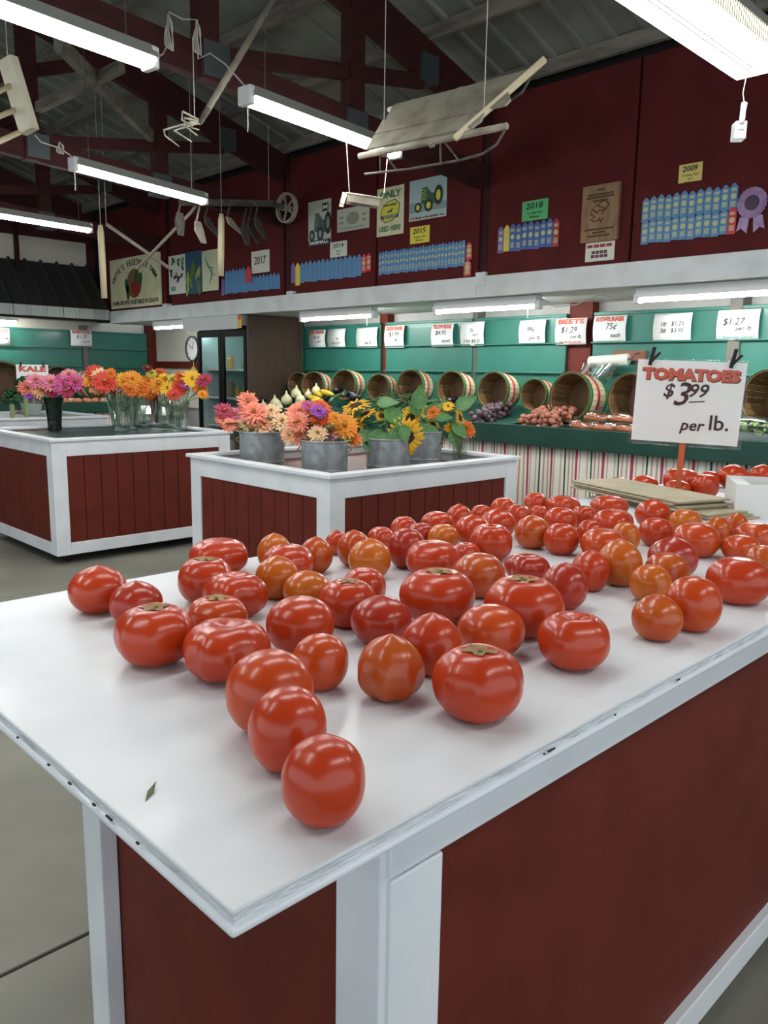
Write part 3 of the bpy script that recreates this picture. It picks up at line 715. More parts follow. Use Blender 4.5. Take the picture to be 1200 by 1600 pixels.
# farm sign
t, w, h, z = board('farm_sign', 'cream painted farm sign with arched lettering at the left end of the wall', 'sign', (174, 392, 252, 484), PALE, X=XS+.02, th=.02)
s_ = "WITTE'S VEGETABLE FARM"; n = len(s_)
for i, ch in enumerate(s_):
    if ch == ' ': continue
    a = radians(64)*(1-2*i/(n-1)); text(ch, h*.155, INK, t, -sin(a)*w*.46, -h*.16+cos(a)*h*.54, z+.001, rot=a*.75, bold=.002)
text('HOME GROWN VEGETABLES IN SEASON', h*.12, INK, t, 0, -h*.40, z+.001, bold=.002, width=w*.92)
blob(t, ell(.0, -.02, w*.15, h*.29), mat('sign_brown', '7d5b35', .6), z, 'painted_basket'); blob(t, ell(w*.03, -h*.12, w*.09, h*.17), mat('sign_red', '8e2a22', .6), z+.001, 'painted_beet')
for sx, cy, a in ((-.15, -.06, .3), (.13, .03, -.3), (.05, .12, -.5), (-.13, -.2, 0)): blob(t, ell(sx*w, cy*h, w*.035, h*.15, 14, a), mat('sign_green', '2c5a33', .6), z+.0015, 'painted_leaf')
# small posters left
t, w, h, z = board('poster', 'white poster of green foliage photographs by the farm sign', 'poster', (264, 396, 290, 461), CARDW)
rp = random.Random(5)
for k in range(16): blob(t, ell(rp.uniform(-.38, .38)*w, rp.uniform(-.16, .42)*h, w*.1, h*.045, 8, rp.random()*3), mat('print_green_%d' % (k % 3), ['34503a', '6d8450', '202c24'][k % 3], .7), z+.0003*k, 'printed_leaf')
blob(t, [(-w*.4, -h*.42), (-w*.1, -h*.42), (-w*.1, -h*.3), (-w*.4, -h*.3)], mat('print_teal', '5a9a90', .7), z, 'printed_panel')
t, w, h, z = board('poster', 'blue and yellow green vegetable poster between two pale posters', 'poster', (290, 390, 316, 461), mat('print_blue', '27506b', .7))
for k in range(14): blob(t, ell(rp.uniform(-.4, .4)*w, -h*.22+rp.uniform(-.22, .25)*h, w*.06, h*.14, 8, rp.uniform(-.5, .5)), mat('print_lime_%d' % (k % 2), ['9aa63c', '577034'][k % 2], .7), z+.0003*k, 'printed_stalk')
blob(t, ell(0, h*.1, w*.12, h*.2, 10), mat('print_lime_1', '577034', .7), z+.005, 'printed_leaf')
t, w, h, z = board('poster', 'pale poster with green sketch lettering beside the wooden handle', 'poster', (316, 388, 341, 456), mat('print_pale', 'c9ccaa', .7))
for k in range(7): MB().tube([(w*(-.3+.1*k), h*(.35-.08*k), z), (w*(-.15+.06*k), h*(.1-.03*k), z), (w*(.25-.05*k), h*(.05-.06*k), z)], .004, 4).build('sketch_line', GINK, t)
# year cards
def card(px, m, year, lines, label, ink=INK, X=XS):
    t, w, h, z = board('year_card', label, 'card', px, m, X=X, th=.002+.003, bevel=0)
    text(year, h*(.42 if lines else .5), ink, t, -w*.03, h*(.22 if lines else .05), z+.001, shear=.12, bold=.0008, width=w*.66)
    for k, l in enumerate(lines): text(l, h*.17, ink, t, 0, -h*(.12+.2*k), z+.001, width=min(w*.85, len(l)*h*.09))
    return t
card((393, 389, 421, 428), CARDW, '2017', [], 'white 2017 card at the left ribbon group', X=XS+.03)
card((516, 375, 542, 403), CARDW, '2014', ['State', 'Fair'], 'white card with green 2014 writing under the grey tractor signs', GINK, X=XS+.02)
card((641, 351, 671, 382), CARDY, '2015', ['County Fair', 'Ribbons'], 'bright yellow 2015 card under the green tractor sign', X=XS+.02)
card((816, 309, 856, 347), CARDG, '2018', ['County Fair', 'Ribbons'], 'green 2018 card above the ten mixed ribbons')
card((1061, 252, 1097, 287), CARDP, '2009', ['County Fair', 'and', 'Ribbons'], 'tan 2009 card above the double ribbon rows')
# tractor signs
def tractor(t, w, h, z, body, wheel, hub, s=1, x0=0, y0=0, mirror=1):
    def m_(x): return x0+mirror*x*w*s
    def yy(y): return y0+y*h*s
    blob(t, [(m_(-.18), yy(-.12)), (m_(-.16), yy(.26)), (m_(-.02), yy(.28)), (m_(.1), yy(.12)), (m_(.24), yy(.08)), (m_(.24), yy(-.16)), (m_(0), yy(-.2))][::mirror], body, z, 'printed_tractor')
    for k in range(5): blob(t, [(m_(-.16), yy(-.04+.06*k)), (m_(-.03), yy(-.03+.06*k)), (m_(-.03), yy(-.015+.06*k)), (m_(-.16), yy(-.025+.06*k))][::mirror], hub, z+.0012, 'printed_grille')
    for cx, cy, rx, ry in ((-.26, -.22, .1, .13), (.04, -.2, .12, .16), (.31, .02, .12, .25)):
        blob(t, ell(m_(cx), yy(cy), rx*w*s, ry*h*s), wheel, z+.0016, 'printed_wheel'); blob(t, ell(m_(cx), yy(cy), rx*w*s*.5, ry*h*s*.55), hub, z+.003, 'printed_hub')
BLKP = mat('print_black', '1d2422', .6); GRYP = mat('print_grey', '4d5a55', .6); GRNP = mat('print_green', '2d5a37', .6); YELP = mat('print_yellow', 'd2c33e', .6)
t, w, h, z = board('tractor_sign', 'narrow black and white tractor sign with a black name band', 'sign', (482, 309, 517, 386), mat('sign_grey_white', 'b9bbaf', .5), X=XS+.02)
tractor(t, w, h*.8, z, GRYP, BLKP, mat('print_midgrey', '8a918a', .6), 1.25, 0, -h*.05)
blob(t, [(-w*.5, -h*.5), (w*.5, -h*.5), (w*.5, -h*.38), (-w*.5, -h*.38)], BLKP, z+.004, 'name_band'); text('FARMALL', h*.1, PAPER, t, 0, -h*.44, z+.0056, bold=.001, width=w*.85)
blob(t, [(w*.12, h*.24), (w*.4, h*.24), (w*.4, h*.42), (w*.12, h*.42)], BLKP, z, 'emblem_square')
for s in (-1, 1): blob(t, [(w*(.26+s*.1), h*.27), (w*(.26+s*.1), h*.39), (w*.26, h*.345), (w*.26, h*.315)][::-s], mat('emblem_cream', 'd8d3a0', .6), z+.0014, 'emblem_bar')
t, w, h, z = board('machinery_sign', 'pale grey sign partly behind the hanging tray', 'sign', (527, 318, 577, 364), mat('sign_pale_grey', 'b4b4a4', .5), X=XS+.02)
blob(t, ell(0, .03*h, w*.2, h*.27), mat('print_sage', '878c76', .6), z, 'printed_seal')
for sx in (-1, 1):
    for sy in (.12, -.12): blob(t, [(sx*w*.36-w*.06, h*sy-.01), (sx*w*.36+w*.06, h*sy-.01), (sx*w*.36+w*.06, h*sy+.01), (sx*w*.36-w*.06, h*sy+.01)], mat('print_sage', '878c76', .6), z, 'printed_line')
blob(t, [(-w*.4, -h*.38), (w*.4, -h*.38), (w*.4, -h*.36), (-w*.4, -h*.36)], GRYP, z, 'printed_line')
c, w, h = wallrect(589, 287, 631, 371, XS+.02)
t = thing('farm_equipment_sign', 'tall cream ONLY USED HERE sign with a yellow shield', 'sign', M=face_x(c))
MB().box(-w/2, w/2, -h/2, h/2, -.004, .002).build('board', PALE, t, bevel=.01); z = .002
text('ONLY', h*.2, GINK, t, 0, h*.34, z+.001, bold=.003, width=w*.78); text('USED HERE', h*.15, GINK, t, 0, -h*.36, z+.001, bold=.002, width=w*.8)
blob(t, ell(0, 0, w*.4, h*.22, 8, pi/8), GRNP, z, 'shield_border'); blob(t, ell(0, 0, w*.37, h*.2, 8, pi/8), YELP, z+.0012, 'shield')
text('JOHN DEERE', h*.055, GRNP, t, 0, h*.125, z+.003, bold=.001, width=w*.5)
blob(t, [(-.09*w, -.01*h), (-.02*w, .02*h), (.04*w, .02*h), (.08*w, .06*h), (.12*w, .05*h), (.07*w, 0), (.1*w, -.04*h), (.02*w, -.015*h), (-.06*w, -.045*h)], GRNP, z+.0026, 'leaping_deer')
blob(t, [(-w*.3, -h*.15), (w*.3, -h*.15), (w*.33, -h*.075), (-w*.33, -h*.075)], GRNP, z+.0024, 'shield_band'); text('QUALITY FARM', h*.03, PAPER, t, 0, -h*.098, z+.004, width=w*.5); text('EQUIPMENT', h*.03, PAPER, t, 0, -h*.132, z+.004, width=w*.4)
t, w, h, z = board('tractor_sign', 'light blue sign with a green tractor, right of the shield sign', 'sign', (640, 271, 698, 347), mat('print_skyblue', '9db4b5', .5), X=XS+.02)
blob(t, [(-w*.5, -h*.3), (w*.5, -h*.3), (w*.5, -h*.12), (-w*.5, -h*.05)], mat('print_meadow', '7d9488', .6), z, 'printed_field')
tractor(t, w, h, z+.0014, GRNP, BLKP, YELP, .95, 0, .02*h)
blob(t, [(-w*.5, -h*.5), (w*.5, -h*.5), (w*.5, -h*.39), (-w*.5, -h*.39)], mat('sign_grey_white', 'b9bbaf', .5), z, 'text_band'); text('PUT MORE ACRES BEHIND YOU', h*.065, BLKP, t, 0, -h*.445, z+.0016, bold=.001, width=w*.9)
# plaque and the small sign under it
t, w, h, z = board('wooden_plaque', 'brown wooden plaque with a carved emblem on the red wall', 'plaque', (912, 284, 969, 381), mat('plaque_wood', '8a6a45', .6, c2='76573a', scale=6, stretch=(4, 1, 1)), th=.03)
CV = mat('burned_wood', '4c331f', .8)
for pts in ([(-.02, .16), (.1, .19), (.17, .12), (.1, .03), (0, .05), (-.05, .0)], [(-.05, 0), (-.15, .08), (-.17, 0), (-.08, -.06), (-.17, -.09), (-.08, -.13), (.02, -.1)], [(.04, -.03), (.09, .07), (.0, .1), (-.06, .14)], [(0, -.08), (.03, -.15), (.07, -.08)]):
    MB().tube([(x*w*1.4, y*h*1.1, z) for x, y in pts], .005, 5).build('carved_line', CV, t)
for yy_, wd in ((.41, .2), (.33, .7), (.28, .75), (.22, .4), (-.28, .8), (-.34, .35), (-.40, .6)):
    MB().box(-w*wd/2, w*wd/2, h*yy_-.006, h*yy_+.006, z-.001, z+.0012).build('carved_lettering', CV, t)
t, w, h, z = board('small_sign', 'small white sign with red heading below the wooden plaque', 'sign', (915, 374, 960, 410), CARDW, th=.006)
for yy_, wd, m_ in ((.27, .88, mat('sign_red', '8e2a22', .6)), (-.05, .55, mat('print_plum', '5a3040', .6)), (-.25, .6, mat('print_plum', '5a3040', .6))): 
    for k in range(4): MB().box(-w*wd/2+w*wd*k/4, -w*wd/2+w*wd*(k+.85)/4, h*(yy_-.08), h*(yy_+.08), z, z+.001).build('printed_word', m_, t)
# ribbons
RB = {'b': mat('blue_ribbon_satin', '4a7ca8', .5), 'r': mat('red_ribbon_satin', 'c0263a', .5), 'y': mat('yellow_ribbon_satin', 'd3c02f', .5), 'p': mat('purple_ribbon_satin', '74549a', .5), 'B': mat('royal_ribbon_satin', '33589a', .5), 'd': mat('dark_red_ribbon_satin', '9a1e2a', .5)}
GOLD = mat('gold_print', 'b3b583', .6)
RN = {'b': 'blue', 'B': 'blue', 'r': 'red', 'd': 'dark red', 'y': 'yellow', 'p': 'purple'}
rcache = {}
def ribbon(y, w, zt, zb, X, k, label, group, emblem):
    key = (k, round(w, 3), round(zt-zb, 3), emblem); hgt = zt-zb
    if key not in rcache:
        poly = [(-w*.48, -hgt/2), (w*.48, -hgt/2), (w*.48, hgt/2-w*.45), (w*.12, hgt/2), (-w*.12, hgt/2), (-w*.48, hgt/2-w*.45)]
        a = MB().prism(poly, 0, .002).mesh('ribbon', RB[k]); b = None
        if emblem:
            e = MB(); e.prism(ell(0, hgt*.02, w*.33, w*.33, 12), .002, .003)
            for q in (.24, .30, -.20, -.27, -.34): e.box(-w*.3, w*.3, hgt*q-.004, hgt*q+.003, .002, .0028)
            b = e.mesh('gold_print', GOLD)
        rcache[key] = (a, b)
    a, b = rcache[key]
    o = link('award_ribbon', a, None, face_x(Vector((X, y, (zt+zb)/2)))); tag(o, label, 'ribbon', group)
    if b: q = link('gold_print', b, o); q['kind'] = 'stuff'
    return o
def ribbon_row(px0, px1, tl, bl, tr, br_, cols, X, where, group, emblem, dx=0):
    n = len(cols); yl, yr = atx(px0, (tl+bl)/2, X).y, atx(px1, (tr+br_)/2, X).y
    zt = (atx(px0, tl, X).z+atx(px1, tr, X).z)/2; zb = (atx(px0, bl, X).z+atx(px1, br_, X).z)/2
    w = (yl-yr)/n; cnt = {}; tot = {}
    for c in cols: tot[RN[c]] = tot.get(RN[c], 0)+1
    for i, c in enumerate(cols):
        nm = RN[c]; cnt[nm] = cnt.get(nm, 0)+1
        lab = (nm+' award ribbon '+where) if tot[nm] == 1 else (ORD[cnt[nm]-1]+' '+nm+' ribbon from the left '+where)
        ribbon(yl-w*(i+.5), w, zt+.004*((i*7) % 3-1), zb+.004*((i*5) % 3-1), X-dx, c, lab, group, emblem)
ribbon_row(352, 384, 423, 446, 418, 441, 'bbbbbb', XS+.026, 'in the upper short row by the 2017 card', 'ribbons by the 2017 card', False, .004)
ribbon_row(384, 394, 416, 441, 415, 440, 'r', XS+.024, 'beside the white 2017 card', 'ribbons by the 2017 card', False, .006)
ribbon_row(351, 438, 436, 459, 426.5, 451, 'b'*16, XS+.028, 'in the lower row by the 2017 card', 'ribbons by the 2017 card', False)
ribbon_row(346, 350.5, 435, 462, 434, 461, 'p', XS+.026, 'at the left end by the wooden handle', 'ribbons by the 2017 card', False)
ribbon_row(455, 461.5, 410.5, 442, 410, 441, 'p', XS+.018, 'left of the yellow ribbon below the narrow tractor sign', 'ribbons by the 2014 card', False)
ribbon_row(461.5, 469, 411, 446, 410, 445, 'y', XS+.016, 'hanging below the narrow tractor sign', 'ribbons by the 2014 card', False)
ribbon_row(469, 565, 409, 441, 398, 432, 'b'*14, XS+.018, 'in the row under the 2014 card', 'ribbons by the 2014 card', False)
ribbon_row(565, 580, 397, 426, 395, 424, 'rr', XS+.018, 'at the end of the 2014 row', 'ribbons by the 2014 card', True)
ribbon_row(592, 727, 393, 430, 376, 415, 'b'*27, XS+.018, 'in the long row under the 2015 card', 'ribbons by the 2015 card', True)
ribbon_row(728, 738, 378, 405, 377, 404, 'r', XS+.018, 'upper one at the end of the 2015 row', 'ribbons by the 2015 card', True)
ribbon_row(725, 737, 405, 432, 404, 430, 'r', XS+.018, 'lower one at the end of the 2015 row', 'ribbons by the 2015 card', True, .004)
ribbon_row(778, 874, 355, 396, 339, 383, 'pyBBBBBBBd', XS, 'in the row under the green 2018 card', 'ribbons by the 2018 card', True)
ribbon_row(1003.5, 1153, 308, 346, 288, 328, 'b'*12, XS, 'in the upper row under the 2009 card', 'ribbons by the 2009 card', True)
ribbon_row(1002.5, 1151, 345, 382, 323, 365, 'b'*11+'r', XS, 'in the lower row under the 2009 card', 'ribbons by the 2009 card', True, .004)
# rosette
c = atx(1176, 317, XS); rr = 21.5*depth(c)/FPX*1.08
t = thing('rosette', 'mauve pleated rosette with a dark centre at the right edge', 'rosette', M=face_x(c))
MV = mat('mauve_satin', 'a68bb0', .5, c2='8f7399', scale=20)
mb = MB(); n = 48; vs = [(0, 0, .004)]
for i in range(n):
    a = 2*pi*i/n; vs += [(rr*.5*cos(a), rr*.5*sin(a), .012), (rr*cos(a), rr*sin(a), .016 if i % 2 else .004)]
mb.add(vs, [(1+2*i, 2+2*i, 2+2*((i+1) % n), 1+2*((i+1) % n)) for i in range(n)]+[(0, 1+2*i, 1+2*((i+1) % n)) for i in range(n)]).build('pleated_ring', MV, t)
MB().lathe([(rr*.5, .012), (rr*.48, .017), (0.001, .018)], 24).build('centre_disc', mat('rosette_plum', '3c2a44', .5), t)
for sx in (-1, 1): MB().prism([(sx*.01, -rr*.7), (sx*rr*.75, -rr*.85), (sx*rr*.95, -rr*1.75), (sx*rr*.62, -rr*1.6), (sx*rr*.22, -rr*1.95)][::sx], .001, .004).build('tail', MV, t)

# ------------------------------------------------------------------ price signs on the green ledges
XP = XG-.03
def price(px, head, lines, label, foot=None, face='x', Yp=None):
    if face == 'x': c, w, h = wallrect(*px, XP); M = face_x(c)
    else:
        A, B = aty(px[0], (px[1]+px[3])/2, Yp), aty(px[2], (px[1]+px[3])/2, Yp); T, Bo = aty((px[0]+px[2])/2, px[1], Yp).z, aty((px[0]+px[2])/2, px[3], Yp).z
        c = Vector(((A.x+B.x)/2, Yp, (T+Bo)/2)); w, h = B.x-A.x, T-Bo; M = face_y(c)
    t = thing('price_card', label, 'sign', group='price cards on the green shelf backs', M=M)
    n = 8; vs = []
    for i in range(n+1):
        for k in (0, 1): y = -h/2+h*i/n; vs.append(((-.5+k)*w, y, .016*sin(pi*i/n)))
    o = MB().add(vs, [(2*i, 2*i+1, 2*i+3, 2*i+2) for i in range(n)]).build('paper', PAPER, t, smooth=True); o.modifiers.new('s', 'SOLIDIFY').thickness = .0012
    zf = .0185
    if head: text(head, h*.24, REDINK, t, 0, h*.36, .0125, bold=.002, width=w*.84)
    for s, sz, x, y in lines: text(s, h*sz, INK, t, w*x, h*y, zf, shear=.2)
    if foot: text(foot[0], h*.12, foot[1], t, 0, -h*.4, .009, width=w*.86)
    return t
price((484, 515, 509, 544), 'RED ONIONS', [('$1.29', .22, 0, .08), ('pound', .16, .1, -.15)], 'price card with a red heading nearest the brown cooler side')
price((513, 513, 540, 544), None, [('ea.', .2, .1, .0), ('3 for 2.75', .18, 0, -.25)], 'second price card from the brown cooler side')
price((558, 511, 590, 544), None, [('per lb', .2, .1, -.25)], 'price card left of the narrow red post')
price((602, 508, 632, 544), 'GREEN BEANS', [('$3.99', .28, 0, .1), ('lb', .2, .12, -.15)], 'green beans price card right of the narrow red post')
price((675, 505, 709, 542), 'YELLOW BEANS', [('$4.95', .28, -.05, .1), ('pound', .18, .2, -.25)], 'YELLOW BEANS price card')
price((721, 502, 757, 541), None, [('Ea', .2, 0, .15), ('each', .16, .15, -.03), ('5 for $4.25', .2, 0, -.3)], 'price card reading 5 for 4.25, over the middle post')
price((812, 499, 853, 538), None, [('99¢', .28, -.05, .1), ('per lb', .24, .12, -.25)], 'price card reading per lb left of the beets card')
bt_ = price((869, 496, 917, 539), 'BEETS', [('$1.29', .32, -.05, .05), ('per lb.', .2, .2, -.2)], 'BEETS price card beside the wide red post')
for k in range(5): MB().box(-.105+.043*k, -.07+.043*k, -.09, -.08, .006, .0085).build('printed_word', REDINK, bt_)
price((928, 492, 979, 535), 'KOHLRABI', [('75¢', .34, .05, .08), ('each', .24, .2, -.25)], 'KOHLRABI price card above the plastic bag roll')
price((1022, 488, 1081, 534), None, [('1#   $1.25', .22, 0, .12), ('3#   $3.95', .22, 0, -.12)], 'price card reading 3# 3.95 above the tomatoes sign')
price((1121, 482, 1187, 532), None, [('$1.27', .32, -.1, .1), ('per lb', .22, .15, -.12)], 'price card with a teal line of writing, far right', foot=('* Thursday Specials', mat('teal_ink', '3f8f8c', .6)))
YP = YF-.14-.04
price((-18, 512, 15, 539), 'APPLES', [('peck', .24, .2, -.1)], 'price card cut off by the left edge on the far shelves', face='y', Yp=YP)
price((110, 516, 143, 541), 'RED NEW POTATOES', [('$1.75', .3, 0, .08), ('per lb', .18, .2, -.2)], 'price card on the far shelves above the dark post', face='y', Yp=YP)
# ================================================================== OLD TOOLS HUNG UNDER THE ROOF
def chain(p, z1, t, M0, nm='hanging_wire', r=.0025):
    p = Vector(p); i = M0.inverted(); MB().tube([i@p, i@Vector((p.x, p.y, z1))], r, 5).build(nm, CORD, t)
# sled, parallel to the wall at X = 3
O = Vector((3.0, 2.8, 2.6)); M0 = Matrix.Translation(O)
sl = thing('wooden_sled', 'old weathered wooden sled hanging from the roof beside the light', 'sled', M=M0)
A = atx(574, 236, 3.0)-O; B = atx(748, 200, 3.0)-O                      # near edge of the deck, tail to nose
d = (B-A); wv = Vector((.20, .02, .27)); nrm = d.cross(wv).normalized()
for k in range(3):
    a0 = A+wv*(k/3.0)+d*(.03*(k == 2)); L = d*(1.0+.08*k) if k < 2 else d*1.12
    w1 = wv*(.298)
    pts = [a0+d*.0, a0+L*.9, a0+L*.94+w1*.12, a0+L*.98+w1*.1, a0+L, a0+L+w1*.95, a0+w1]
    if k == 1: pts = [a0, a0+L*1.06, a0+L*1.08+w1*.3, a0+L*1.03+w1*.9, a0+w1]
    if k == 0: pts = [a0, a0+L*.86, a0+L*.90+w1*.12, a0+L*.95+w1*.02, a0+L*1.0+w1*.35, a0+L*1.0+w1*.95, a0+w1]
    n = len(pts); vs = pts+[p+nrm*.012 for p in pts]
    MB().add(vs, [tuple(range(n)), tuple(range(2*n-1, n-1, -1))]+[(i, n+i, n+(i+1) % n, (i+1) % n) for i in range(n)]).build('plank', WOODG, sl)
for f in (.18, .62):
    MB().bar(A+d*f-wv*.12-nrm*.014, A+d*f+wv*1.05-nrm*.014, .03, .02, up=nrm).build('cross_bar', WOODG, sl)
ra, rb = atx(562, 244, 3.0)-O, atx(792, 197, 3.0)-O
MB().tube([ra, ra+(rb-ra)*.5, rb], [.016, .018, .016], 8).build('side_rail', WOODG, sl, smooth=True)
MB().tube([ra+wv*1.05+Vector((.02, 0, 0)), rb+wv*1.05], .014, 8).build('side_rail', WOODG, sl, smooth=True)
MB().bar(atx(710, 217, 2.97)-O, atx(852, 92, 3.22)-O, .028, .03).build('steering_bar', WOODP, sl, bevel=.006)
for off in (Vector(), wv*1.0):
    rn = [atx(x, y, 3.0)-O+off for x, y in ((570, 272), (640, 264), (720, 250), (755, 240), (776, 226), (788, 205), (790, 197))]
    MB().tube(rn, .006, 6).build('steel_runner', IRON, sl, smooth=True)
    for x0, y0, x1, y1 in ((594, 240, 594, 270), (600, 240, 622, 268), (688, 222, 689, 258), (695, 222, 718, 252)):
        MB().tube([atx(x0, y0, 3.0)-O+off, atx(x1, y1, 3.0)-O+off], .0045, 5).build('runner_strut', IRON, sl)
for px, py in ((756, 178), (600, 200)):
    p = atx(px, py, 3.05); chain(p, zr(3.05), sl, M0)
# hay fork with long handle
a = aty(318, 182, 3.93); b = aty(432, -12, 3.93); M0 = Matrix.Translation(a)
hf = thing('hay_fork', 'old hay fork with long round handle hung from the truss', 'fork', M=M0)
MB().tube([(0, 0, 0), (b-a)*.5+Vector((0, 0, -.005)), b-a], [.016, .019, .018], 10).build('handle', WOODG, hf, smooth=True)
MB().tube([(b-a).normalized()*.05, -(b-a).normalized()*.05], [.02, .014], 8).build('ferrule', IRON, hf)
for pts in ([(312, 188), (285, 174), (284, 188), (300, 195)], [(312, 190), (288, 184), (288, 196), (308, 212)], [(310, 190), (280, 196), (256, 203), (258, 212), (280, 229)], [(312, 192), (284, 200), (272, 204), (300, 222)], [(314, 194), (296, 190), (300, 200), (311, 203)]):
    MB().tube([aty(x, y, 3.93-.03*i)-a for i, (x, y) in enumerate(pts)], [.005, .006, .005, .004, .003][:len(pts)], 6).build('tine', IRONP, hf, smooth=True)
p = aty(304, 182, 3.93); chain(p, zc(p.x)-.05, hf, M0)
# wooden rake head at the left edge
a = aty(12, 92, 4.8); b = aty(46, 206, 4.72); M0 = Matrix.Translation(b)
rk = thing('wooden_rake', 'pale wooden rake head with round pegs at the left edge', 'rake', M=M0)
MB().bar(a-b, (0, 0, 0), .10, .055, up=(.5, .2, 0)).build('head', mat('cream_painted_wood', 'c9c3ae', .6, c2='b9b29b', scale=5), rk, bevel=.004)
for px, py, qx, qy in ((16, 134, -60, 172), (28, 170, -60, 205), (38, 203, -60, 248)):
    MB().tube([aty(px, py, 4.78)-b, aty(qx, qy, 4.6)-b], [.014, .016], 8).build('peg', WOODP, rk, smooth=True)
p = a+Vector((0, 0, 0)); chain(p, zr(p.x), rk, M0)
# iron cultivator
M0 = Matrix.Translation((4.2, 6.2, 2.85)); O = Vector((4.2, 6.2, 2.85))
cv = thing('horse_cultivator', 'iron walking cultivator with curved blades and a wheel hung from the roof', 'cultivator', M=M0)
def C_(x, y, Y=6.2): return aty(x, y, Y)-O
for dy in (0, .14): MB().bar(C_(282, 316, 6.2+dy), C_(430, 318, 6.2+dy), .055, .05).build('beam', IRON, cv)
for x, y in ((300, 316), (345, 316), (395, 318)): MB().bar(C_(x, y, 6.17), C_(x, y, 6.37), .04, .03).build('cross_piece', IRON, cv)
for k, (x, y, dx, dy, Y) in enumerate(((284, 318, -4, 50, 6.14), (312, 332, 4, 48, 6.16), (326, 326, 14, 44, 6.34), (360, 328, 20, 40, 6.2), (385, 335, 0, 48, 6.2), (394, 330, 8, 50, 6.34), (404, 326, 10, 48, 6.2))):
    pts = [C_(x, y-10, Y), C_(x-5, y+dy*.3, Y), C_(x-4+dx*.3, y+dy*.6, Y), C_(x+dx, y+dy, Y)]
    MB().tube(pts[:3], .009, 6).build('tine_shank', IRONP if k == 1 else IRON, cv, smooth=True)
    a, b, c = pts[1], pts[2], pts[3]; w = Vector((.085, .03, 0)); nn = Vector((.004, -.012, .004))
    vs = [a-w*.3, a+w*.5, b-w*.55, b+w*.75, c-w*.2, c+w*.5]; vs = vs+[v+nn for v in vs]
    MB().add(vs, [(0, 1, 3, 2), (2, 3, 5, 4), (8, 9, 7, 6), (10, 11, 9, 8), (0, 6, 7, 1), (4, 5, 11, 10), (0, 2, 8, 6), (2, 4, 10, 8), (1, 7, 9, 3), (3, 9, 11, 5)]).build('blade', IRONP if k in (1, 3) else IRON, cv)
wc = C_(448, 325); WR = .135; MW = Matrix.Translation(wc)@Matrix.Rotation(radians(93), 4, 'Z')@Matrix.Rotation(pi/2, 4, 'X')
wh = MB().lathe([(WR, -.022), (WR, .022), (WR-.018, .02), (WR-.018, -.02), (WR, -.022)], 32, MW).build('wheel', IRONP, cv, smooth=False)
hub = MB().lathe([(.03, -.04), (.03, .04)], 12, MW, True, True).build('hub', IRONP, wh)
for k in range(5):
    a = 2*pi*k/5; MB().tube([MW@Vector((.02*cos(a), .02*sin(a), 0)), MW@Vector(((WR-.01)*cos(a), (WR-.01)*sin(a), 0))], .009, 6).build('spoke', IRONP, wh)
MB().bar(C_(420, 318), wc, .03, .04).build('wheel_fork', IRON, cv)
MB().tube([C_(320, 300), C_(300, 330, 6.3), C_(214, 420, 6.75)], .014, 8).build('handle', WOODG, cv, smooth=True)
for x, y in ((300, 312), (420, 312)): p = aty(x, y, 6.25); chain(p, zc(p.x)+.05 if False else zr(p.x), cv, M0)
# wooden boards hanging below
for (x0, y0, x1, y1, Y, lab) in ((346, 334, 345, 431, 6.05, 'pale wooden handle hanging below the cultivator'), (157, 352, 163, 466, 6.9, 'pale wooden handle hanging left of the farm sign')):
    a, b = aty(x0, y0, Y), aty(x1, y1, Y); o = MB().tube([b-a, (b-a)*.5, (b-a)*.1, Vector()], [.026, .029, .027, .018], 10).build('tool_handle', WOODP, smooth=True, M=Matrix.Translation(a)); tag(o, lab, 'handle')
    MB().tube([(0, 0, -.01), (0, 0, zr(a.x)-a.z+.09)], .002, 5).build('hanging_wire', CORD, o)
a, b = aty(166, 350, 6.95), aty(263, 418, 6.8)
o = MB().tube([Vector(), b-a], .016, 8).build('wooden_pole', WOODG, smooth=True, M=Matrix.Translation(a)); tag(o, 'grey wooden pole crossing in front of the farm sign', 'pole')
MB().tube([(0, 0, 0), (0, 0, zr(a.x)-a.z+.09)], .002, 5).build('hanging_wire', CORD, o)
# small tray on two cords under the light
c = aty(566, 312, 3.62); M0 = Matrix.Translation(c)@Matrix.Rotation(radians(-38), 4, 'Z')@Matrix.Rotation(radians(6), 4, 'Y')
tr_ = thing('hanging_tray', 'small worn wooden box tray hanging on two cords', 'tray', M=M0)
TM = mat('worn_white_wood', 'c8c2b2', .6, c2='8d8676', scale=25, mixlo=.45, mixhi=.6)
MB().box(-.10, .115, -.045, .045, .012, .02).build('lid', TM, tr_, bevel=.002); MB().box(-.09, .10, -.04, -.034, -.03, .012).build('side', WOODG, tr_); MB().box(-.09, .10, .034, .04, -.03, .012).build('side', WOODG, tr_)
for s in (-1, 1): MB().prism([(-.13, -.05), (-.105, -.05), (-.09, .015), (-.12, .018)], s*.035-.006, s*.035+.006, Matrix(((1, 0, 0, 0), (0, 0, -1, 0), (0, 1, 0, 0), (0, 0, 0, 1)))).build('foot', TM, tr_)
i = M0.inverted()
MB().tube([i@aty(546, 303, 3.6), i@aty(541, 216, 3.6)], .0025, 5).build('cord', CORD, tr_); MB().tube([i@aty(600, 302, 3.62), i@aty(606, 240, 3.65)], .0025, 5).build('cord', CORD, tr_)
